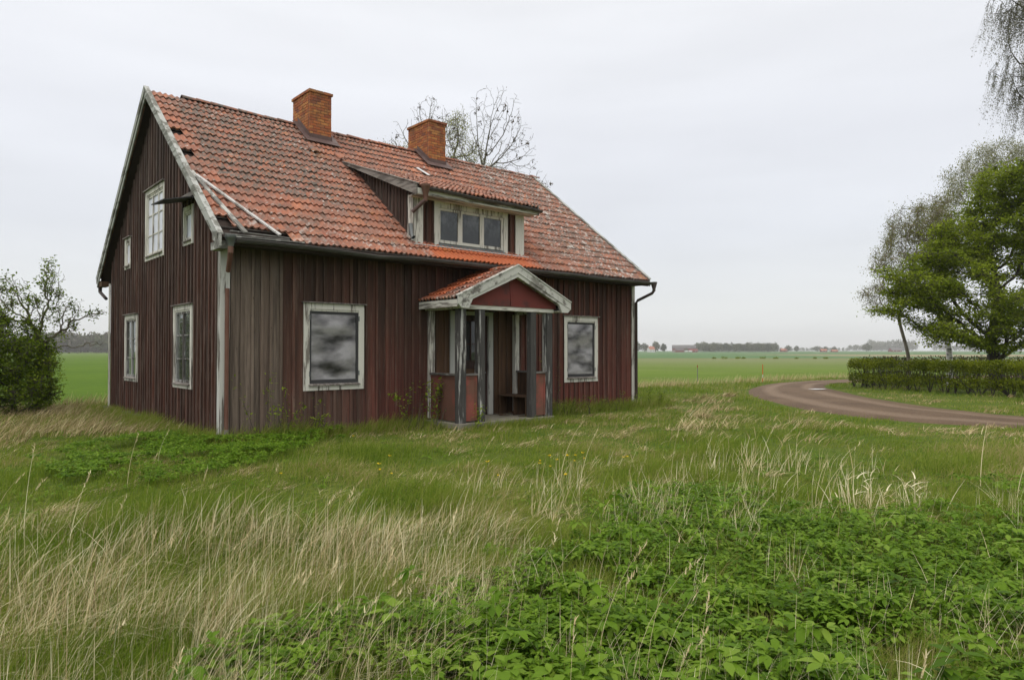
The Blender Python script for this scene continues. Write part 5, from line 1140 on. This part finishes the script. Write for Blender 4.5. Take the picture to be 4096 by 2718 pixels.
# --- saplings and brambles against the house
def shoots(name, label, cat, x, y, hts, nst, seed, lean=(0, 0), leaf=BUSHL, nl=60, ls=.075, spread=.12, group=None, arch=0.):
    rg = np.random.default_rng(seed); zb = float(ground_z(x, y)); t = tag(empty(name, (x, y, zb)), label, cat, group); mb = MB(); C = []
    for s_ in range(nst):
        h = hts*rg.uniform(.5, 1.1); a_ = rg.uniform(0, 6.28); p = np.array([rg.normal(0, spread), rg.normal(0, spread*.3), -.03]); v = np.array([lean[0]+rg.normal(0, .16), lean[1]*1.+rg.normal(0, .06), 1.]); pts = [p.copy()]
        for k_ in range(7):
            v = v+np.array([rg.normal(0, .12), rg.normal(0, .05), -arch*k_*.12]); p = p+v/np.linalg.norm(v)*h/7; p[1] = min(p[1], -.08 if y > -1 else 9); pts.append(p.copy())
        mb.tube([tuple(q) for q in pts], [.008-.0008*k_ for k_ in range(8)], 5, cap=False)
        for k_ in range(nl):
            f_ = rg.uniform(.25, 1)**.8; q = f_*7; i_ = min(6, int(q)); base_ = pts[i_]+(pts[i_+1]-pts[i_])*(q-i_); C.append(base_+rg.normal(0, .04+.03*(rg.random() < .3), 3))
    mb.build('stem', M['barkdark'], t); C = np.array(C); V_, F_ = leafquads(C, ls, .25, .5, .42); npmesh('leaves', V_, F_, leaf, t, np.clip(rg.normal(.6, .25, len(C)), 0, 1)); return t
gs = 'young shoots growing up the house wall'
shoots('elder_sapling', 'tallest thin leafy shoots against the grey boards, nearest the house corner', 'sapling', .70, -.25, 1.7, 3, 1, (0, .0), nl=26, ls=.07, group=gs)
shoots('elder_sapling', 'branching sapling a step right of the corner shoots', 'sapling', 1.10, -.3, 1.05, 4, 2, (.1, 0), nl=30, group=gs)
shoots('elder_sapling', 'low leafy shoots under the left tin-covered window', 'sapling', 1.75, -.3, .75, 4, 3, (.25, 0), nl=26, group=gs)
shoots('elder_sapling', 'slender green shoot midway between left window and porch', 'sapling', 3.75, -.3, .95, 2, 4, (0, 0), nl=36, ls=.09, group=gs)
shoots('elder_sapling', 'leafy shoot in front of the dull red side panel of the porch', 'sapling', 4.35, -.45, 1.05, 3, 5, (.05, 0), nl=44, ls=.10, group=gs)
shoots('elder_sapling', 'leafy sprig standing before the second porch post', 'sapling', 5.15, -1.55, .72, 2, 6, (.05, 0), nl=36, ls=.085, group=gs)
shoots('bramble', 'thorny climber beside the right rear porch post reaching the right window', 'climber', 8.15, -.25, 2.0, 4, 7, (.10, 0), nl=30, ls=.05, spread=.22, arch=.2)
shoots('bramble', 'low tangled bramble under the right tin-covered window', 'bramble', 9.7, -.5, .95, 14, 8, (.1, 0), nl=26, ls=.055, spread=.75, arch=.9)
shoots('bramble', 'small leafy bush at the foot of the right house corner', 'bush', 12.45, -.45, .80, 7, 9, (.1, 0), nl=34, ls=.07, spread=.18, arch=.3)
shoots('rose_stems', 'bare arching stems with tiny leaves at the lower left of the porch', 'stems', 4.1, -.6, .9, 7, 10, (.1, 0), nl=4, ls=.04, spread=.3, arch=.4)

# --- hedges
def hedge(path, wd, ht, nleaf, label, seed, leaf=HEDGEL, ls=.075, group='clipped hedges round the garden', gap=.35, dense=1., bark='barkdark', wave=.05):
    rg = np.random.default_rng(seed); P = np.array(path, float); seg = np.linalg.norm(P[1:]-P[:-1], axis=1); cum = np.r_[0, np.cumsum(seg)]; tot = cum[-1]
    def pos(s): return np.stack([np.interp(s, cum, P[:, 0]), np.interp(s, cum, P[:, 1])], -1)
    def nrm(s):
        d_ = pos(np.minimum(s+.1, tot))-pos(np.maximum(s-.1, 0)); d_ /= np.linalg.norm(d_, axis=1)[:, None]; return np.stack([-d_[:, 1], d_[:, 0]], -1)
    z0 = float(ground_z(*P[0])); t = tag(empty('hedge', (P[0, 0], P[0, 1], z0)), label, 'hedge', group); off = np.array([P[0, 0], P[0, 1], 0])
    s = rg.uniform(0, tot, nleaf); a = rg.uniform(0, 2*np.pi, nleaf); sh = rg.uniform(0, 1, nleaf)**.35
    cx = np.sign(np.cos(a))*np.abs(np.cos(a))**.45; cz = np.sign(np.sin(a))*np.abs(np.sin(a))**.45
    lump = 1+(.32*(fnoise(s, a*1.2, .6, seed)-.5)+wave*np.sin(s*1.9)*.6)*2; lat = cx*sh*wd/2*lump; zc = .58*ht; zz = zc+cz*sh*(ht*.42)*(1+.35*(lump-1))
    endr = np.clip(np.minimum(s, tot-s)/.45, 0, 1)**.5; lat *= .35+.65*endr; zz = zc+(zz-zc)*(.75+.25*endr)
    keep = (fnoise(s*1.0, zz*1.6, .45, seed+3) > .47-.12*dense) & ((zz > gap+.25*fnoise(s, s*0, .7, seed+7)) | (rg.random(nleaf) < .42))
    s, lat, zz = s[keep], lat[keep], zz[keep]; c = np.concatenate([pos(s)+nrm(s)*lat[:, None], zz[:, None]], 1)-off+rg.normal(0, .02, (len(s), 3))
    V_, F_ = leafquads(c, ls, .0, .7, .65); cl = fnoise(c[:, 0]*1.3+c[:, 2], c[:, 1], .45, seed+1); npmesh('foliage', V_, F_, leaf, t, np.clip(.35+1.0*(cl-.5)+rg.normal(0, .2, len(c)), 0, 1))
    mb = MB(); k_ = 0; ss = .1
    while ss < tot:
        b = pos(np.array([ss]))[0]-off[:2]; nn = rg.normal(0, .12, 2)
        for q in range(3):
            e = b+rg.normal(0, .28, 2); mb.tube([(b[0]+nn[0], b[1]+nn[1], -.05), ((b[0]+e[0])/2, (b[1]+e[1])/2, .42), (e[0], e[1], ht*.8)], [.026, .018, .008], 5, cap=False)
        ss += rg.uniform(.22, .5)
    mb.build('stems', M[bark], t); return t
hedge([(28.7, .30), (27.6, -1.7), (26.7, -3.9), (26.1, -6.6), (25.3, -9), (24.4, -14)], 1.15, 1.32, 52000, 'front row of clipped green hedge beside the gravel road bend', 5, ls=.075)
HEDGEB = leafmat('hedge_leaf_brown', [(.045, .040, .018), (.060, .060, .020), (.075, .075, .022), (.10, .07, .035)], .2)
hedge([(29.4, .25), (32, -.1), (35.5, -.6), (39, -2.4), (43, -4.6), (46, -7.5)], 1.0, 1.38, 30000, 'thin brownish back row of hedge behind the tree trunks', 6, leaf=HEDGEB, ls=.08, dense=.2, gap=.5)

# --- snow poles by the field edge
def pole(x, y, h, cols, label):
    z = float(ground_z(x, y)); t = tag(empty('marker_pole', (x, y, z)), label, 'marker pole', 'marker poles by the field edge'); z0 = -.05
    for i_, (hh_, c_) in enumerate(cols):
        mb = MB(); mb.tube([(0, .0, z0), (0, 0, z0+hh_*h)], .022, 8); mb.build('pole_section', c_, t); z0 += hh_*h
ORA = simple('pole_orange', (.55, .13, .02), (.45, .10, .02)); RDP = simple('pole_red', (.35, .06, .03), (.28, .05, .03)); GRP = simple('pole_grey', (.13, .13, .12), (.2, .2, .18)); WHP = simple('pole_white', (.6, .6, .58), (.5, .5, .48))
pole(27.9, 8.2, .95, [(.85, GRP), (.15, RDP)], 'grey marker pole with red tip standing nearer the house')
pole(30.1, 5.6, 1.0, [(.28, ORA), (.18, WHP), (.54, ORA)], 'orange marker pole with one white band beside the road bend')

# ------------------------------------------------------------------ the distance
FARG = leafmat('far_foliage', [(.035, .050, .018), (.060, .078, .026), (.09, .105, .035), (.12, .11, .05)], .2)
FARB = leafmat('far_bare_wood', [(.095, .085, .075), (.12, .105, .09), (.10, .11, .05), (.07, .10, .035)], .1)
def far_crown(A, x, y, z, h, w_, n, rg, tint, tr=.12):
    c = ell(n, (0, 0, 0), (1, 1, 1), rg, .3); k_ = 1-.25*np.clip(c[:, 2], 0, 1); c = c*np.stack([k_*w_/2, k_*w_/2, np.full(n, h*.42)], -1); c[:, 2] += h*.58
    c[:, 0] += w_*.12*np.sin(c[:, 2]*.9+x); c += np.array([x, y, z]); V_, F_ = leafquads(c, h*.12, 0, 1.2, .8); A.add(V_, F_, np.clip(tint+rg.normal(0, .14, n), 0, 1))
def far_tree(px, dep, h, w_, label, seed, mat=FARG, tint=.5, n=420, cat='tree', group='trees round the far farm'):
    rg = np.random.default_rng(seed); x, y, _ = at(px, dep, 0); z = float(ground_z(x, y)); t = tag(empty('far_tree', (x, y, z)), label, cat, group)
    A = Acc(); far_crown(A, 0, 0, 0, h, w_, n, rg, tint); far_crown(A, w_*.25, 0, 0, h*.8, w_*.7, n//3, rg, tint+.1); A.build('crown', mat, t)
    mb = MB(); mb.tube([(0, 0, -.3), (0, 0, h*.5)], [h*.02, h*.012], 6); mb.build('trunk', M['bark'], t)
def woods(name, spans, label, seed, mat=FARG, n=260, dep=1000):
    rg = np.random.default_rng(seed); A = Acc()
    for px0, px1, h0, h1, step in spans:
        p_ = px0
        while p_ < px1:
            for row in range(2):
                dd = dep+rg.uniform(0, 60)+row*40; x, y, _ = at(p_+rg.uniform(-3, 3), dd, 0); h = rg.uniform(h0, h1); far_crown(A, x, y, float(ground_z(x, y)), h, h*rg.uniform(.6, 1.0), n, rg, rg.uniform(.2, .75))
                far_crown(A, x, y, float(ground_z(x, y))-1, h*.45, h*1.1, n//3, rg, .2)
            p_ += step*rg.uniform(.7, 1.3)
    o = A.build(name, mat); tag(o, label, 'woodland', kind='stuff')
woods('woodland', [(1612, 1792, 11, 15, 5)], 'mixed wood on the horizon right of the big red barn', 31)
woods('distant_woodland', [(1795, 1960, 8, 12, 8), (2010, 2110, 26, 34, 9), (2160, 2363, 16, 22, 10), (1960, 2100, 14, 20, 8)], 'faint bluish tree line on the far right horizon', 32, dep=1900, n=160)
woods('woodland', [(100, 262, 15, 20, 6), (20, 100, 12, 16, 7)], 'greyish leafless wood on the horizon left of the house', 33, mat=FARB, dep=640, n=420)
for q, (px, h, w_, tint, lb) in enumerate(((1470, 15, 14, .45, 'big tree on the horizon just right of the house corner'), (1488, 13, 11, .4, 'tree between house corner and the white farmhouse'), (1513, 15, 12, .7, 'yellowish tree behind the white farmhouse'), (1531, 12, 9, .1, 'small dark round tree at the right of the farmhouse trees'), (1584, 6.2, 5, .8, 'small pale tree in front of the big barn wall'))):
    far_tree(px, 1000 if q != 4 else 975, h, w_, lb, 40+q, tint=tint)
for q, (px, h, w_, lb) in enumerate(((1818, 11, 11, 'small dark tree right of the first tiny red cottage'), (1838, 10, 9, 'round tree standing alone, second right of the first red cottage'), (1885, 10, 14, 'leftmost tree of the clump by the second tiny red cottage'), (1905, 9, 11, 'right-hand tree of the clump by the second tiny red cottage'), (2000, 14, 16, 'broad tree just above the left end of the hedge'), (1925, 9, 10, 'tree right behind the second tiny red cottage'))):
    far_tree(px, 1150, h, w_, lb, 60+q, tint=.35, group='lone trees on the far right fields')
# bushes along the ditch
rg = np.random.default_rng(77)
for q, (px, s_) in enumerate(((1648, .9), (1672, 1.3), (1702, 1.1), (1716, .8), (1760, 1.2), (1790, 1.), (1838, .8), (1880, .9), (1905, 1.))):
    x, y, _ = at(px, 189, 0); z = float(ground_z(x, y)); A = Acc(); V_, F_ = leafquads(ell(160, (0, 0, .2*s_), (.8*s_, .7*s_, .25*s_), rg, .3), .22, 0, 1.); A.add(V_, F_, rg.random(160)); t = empty('ditch_bush', (x, y, z)); A.build('foliage', BUSHL, t)
    tag(t, 'tiny low bush on the grassy strip between the two crop fields', 'bush', 'low bushes along the strip between the fields')
FR_ = simple('far_red_wood', (.20, .035, .030), (.15, .035, .03), (.3, .3, .3)); RF_ = simple('far_grey_roof', (.10, .095, .095), (.14, .13, .13), (.2, .2, .2)); RO_ = simple('far_orange_roof', (.38, .13, .07), (.32, .12, .07), (.2, .2, .2)); WH_ = simple('far_white', (.62, .62, .60), (.55, .55, .54), (.2, .2, .2)); ST_ = simple('far_plinth', (.30, .25, .22), (.24, .2, .18), (.3, .3, .3))
def obj_at(name, px, dep, ang, label, cat, group=None):
    x, y, _ = at(px, dep, 0); t = tag(empty(name, (x, y, float(ground_z(x, y)))), label, cat, group); t.rotation_euler.z = YAW-math.pi/2+ang; return t
# big barn with a gambrel roof
t = obj_at('barn', 1578, 1000, rad(-14), 'large dark red barn with grey gambrel roof on the horizon', 'barn')
prof = [(-6.2, 3.0), (-6.2, 5.2), (-4.4, 8.0), (-1.6, 9.9), (0, 10.2), (1.6, 9.9), (4.4, 8.0), (6.2, 5.2), (6.2, 3.0)]; L0, L1 = -17, 17
mb = MB(); vs = [(L0+.3, y_, z_) for y_, z_ in prof]+[(L1-.3, y_, z_) for y_, z_ in prof]; n9 = len(prof)
mb.add(vs, [tuple(range(n9)), tuple(range(2*n9-1, n9-1, -1))]+[(i_, (i_+1) % n9, n9+(i_+1) % n9, n9+i_) for i_ in range(n9)]); mb.build('walls', FR_, t)
mb = MB(); mb.box(L0+.2, L1-.2, -6.3, 6.3, -1, 2.99); mb.build('plinth', ST_, t)
mb = MB()
for (ya, za), (yb, zb_) in zip(prof[1:-2], prof[2:-1]): mb.hexa([(L0, ya*1.03, za+.05), (L1, ya*1.03, za+.05), (L1, yb*1.03, zb_+.05), (L0, yb*1.03, zb_+.05), (L0, ya*1.03, za+.3), (L1, ya*1.03, za+.3), (L1, yb*1.03, zb_+.3), (L0, yb*1.03, zb_+.3)])
mb.build('roof', RF_, t)
mb = MB(); mb.hexa([(-12, -10.5, 2.9), (0, -10.5, 2.9), (0, -6.3, 4.6), (-12, -6.3, 4.6), (-12, -10.5, 3.1), (0, -10.5, 3.1), (0, -6.3, 4.8), (-12, -6.3, 4.8)]); mb.build('lean_to_roof', RF_, t)
mb = MB(); mb.box(-12, 0, -10.0, -6.35, -1, 2.88); mb.build('lean_to', FR_, t)
def cottage(px, dep, l_, w_, h_, rh, wall, roofm, label, ang=0., cat='cottage', win=0, group=None, chim=False):
    t = obj_at('cottage', px, dep, ang, label, cat, group)
    mb = MB(); mb.box(-l_/2, l_/2, -w_/2, w_/2, -1, h_); mb.add([(-l_/2, -w_/2, h_+.001), (-l_/2, w_/2, h_+.001), (-l_/2, 0, h_+rh-.1), (l_/2, -w_/2, h_+.001), (l_/2, w_/2, h_+.001), (l_/2, 0, h_+rh-.1)], [(0, 1, 2), (5, 4, 3), (0, 3, 4, 1), (1, 4, 5, 2), (2, 5, 3, 0)]); mb.build('walls', wall, t)
    mb = MB()
    for sg in (-1, 1): mb.hexa([(-l_/2-.4, sg*(w_/2+.4), h_-.1), (l_/2+.4, sg*(w_/2+.4), h_-.1), (l_/2+.4, 0, h_+rh), (-l_/2-.4, 0, h_+rh), (-l_/2-.4, sg*(w_/2+.4), h_+.1), (l_/2+.4, sg*(w_/2+.4), h_+.1), (l_/2+.4, 0, h_+rh+.2), (-l_/2-.4, 0, h_+rh+.2)])
    r_ = mb.build('roof', roofm, t)
    for q in range(win):
        mb = MB(); x_ = -l_/2+(q+.5)*l_/win; mb.box(x_-.5, x_+.5, -w_/2-.05, -w_/2-.01, 1.2, 2.5); mb.build('window', M['black'] if wall is WH_ else WH_, t)
    if chim:
        mb = MB(); mb.box(-.5, .5, -.4, .4, h_+rh-.4, h_+rh+1.2); mb.build('chimney', M['brick'], r_)
    return t
cottage(1502, 985, 9, 6.5, 4.2, 3.8, WH_, RO_, 'white farmhouse with orange roof half hidden by trees', rad(25), 'farmhouse', 2, chim=True)
cottage(1601, 960, 10, 6, 2.4, 1.8, FR_, FR_, 'low red shed in front of the right end of the big barn', rad(-10), 'shed', 2)
gc = 'tiny red cottages on the far fields'
cottage(1808, 1150, 10, 7, 2.8, 2.6, FR_, RO_, 'tiny red cottage farthest left on the right-hand horizon', .1, win=2, group=gc)
cottage(1900, 1120, 9, 7, 2.4, 2.2, FR_, RO_, 'tiny red cottage below the clump of two trees', -.1, win=2, group=gc)
cottage(1925, 1120, 9, 7, 1.6, 1.8, FR_, RO_, 'lowest tiny red cottage, left of the hedge end', .0, win=1, group=gc)
cottage(2065, 1200, 20, 9, 3.2, 4.0, FR_, RF_, 'long far farm building above the hedge, left of the leaning birch', .2, win=3, group=gc)
for px, lb in ((1585, 'white round silage tank left of the red shed'), (1594, 'white round silage tank touching the red shed')):
    t = obj_at('silage_tank', px-1, 955, 0, lb, 'tank', 'white tanks by the barn'); mb = MB(); mb.tube([(-2.2, 0, 1.2), (-1.9, 0, 1.2), (1.9, 0, 1.2), (2.2, 0, 1.2)], [.6, 1.2, 1.2, .6], 14); mb.build('tank', WH_, t, smooth=True)
    mb = MB(); mb.box(-1.6, -1.3, -.8, .8, -.3, .3); mb.box(1.3, 1.6, -.8, .8, -.3, .3); mb.build('cradle', ST_, t)

# ------------------------------------------------------------------ haze
m_ = bpy.data.materials.new('haze'); m_.use_nodes = True; nt_ = m_.node_tree
for n_ in list(nt_.nodes): nt_.nodes.remove(n_)
o_ = nt_.nodes.new('ShaderNodeOutputMaterial'); v_ = nt_.nodes.new('ShaderNodeVolumePrincipled'); v_.inputs['Density'].default_value = .00026; v_.inputs['Color'].default_value = (.99, .995, 1, 1); v_.inputs['Anisotropy'].default_value = .2
nt_.links.new(v_.outputs[0], o_.inputs['Volume'])
mb = MB(); B = 3700; mb.box(CAM.x-B, CAM.x+B, CAM.y-B, CAM.y+B, -4, 60); hz = mb.build('haze', m_); tag(hz, kind='stuff')
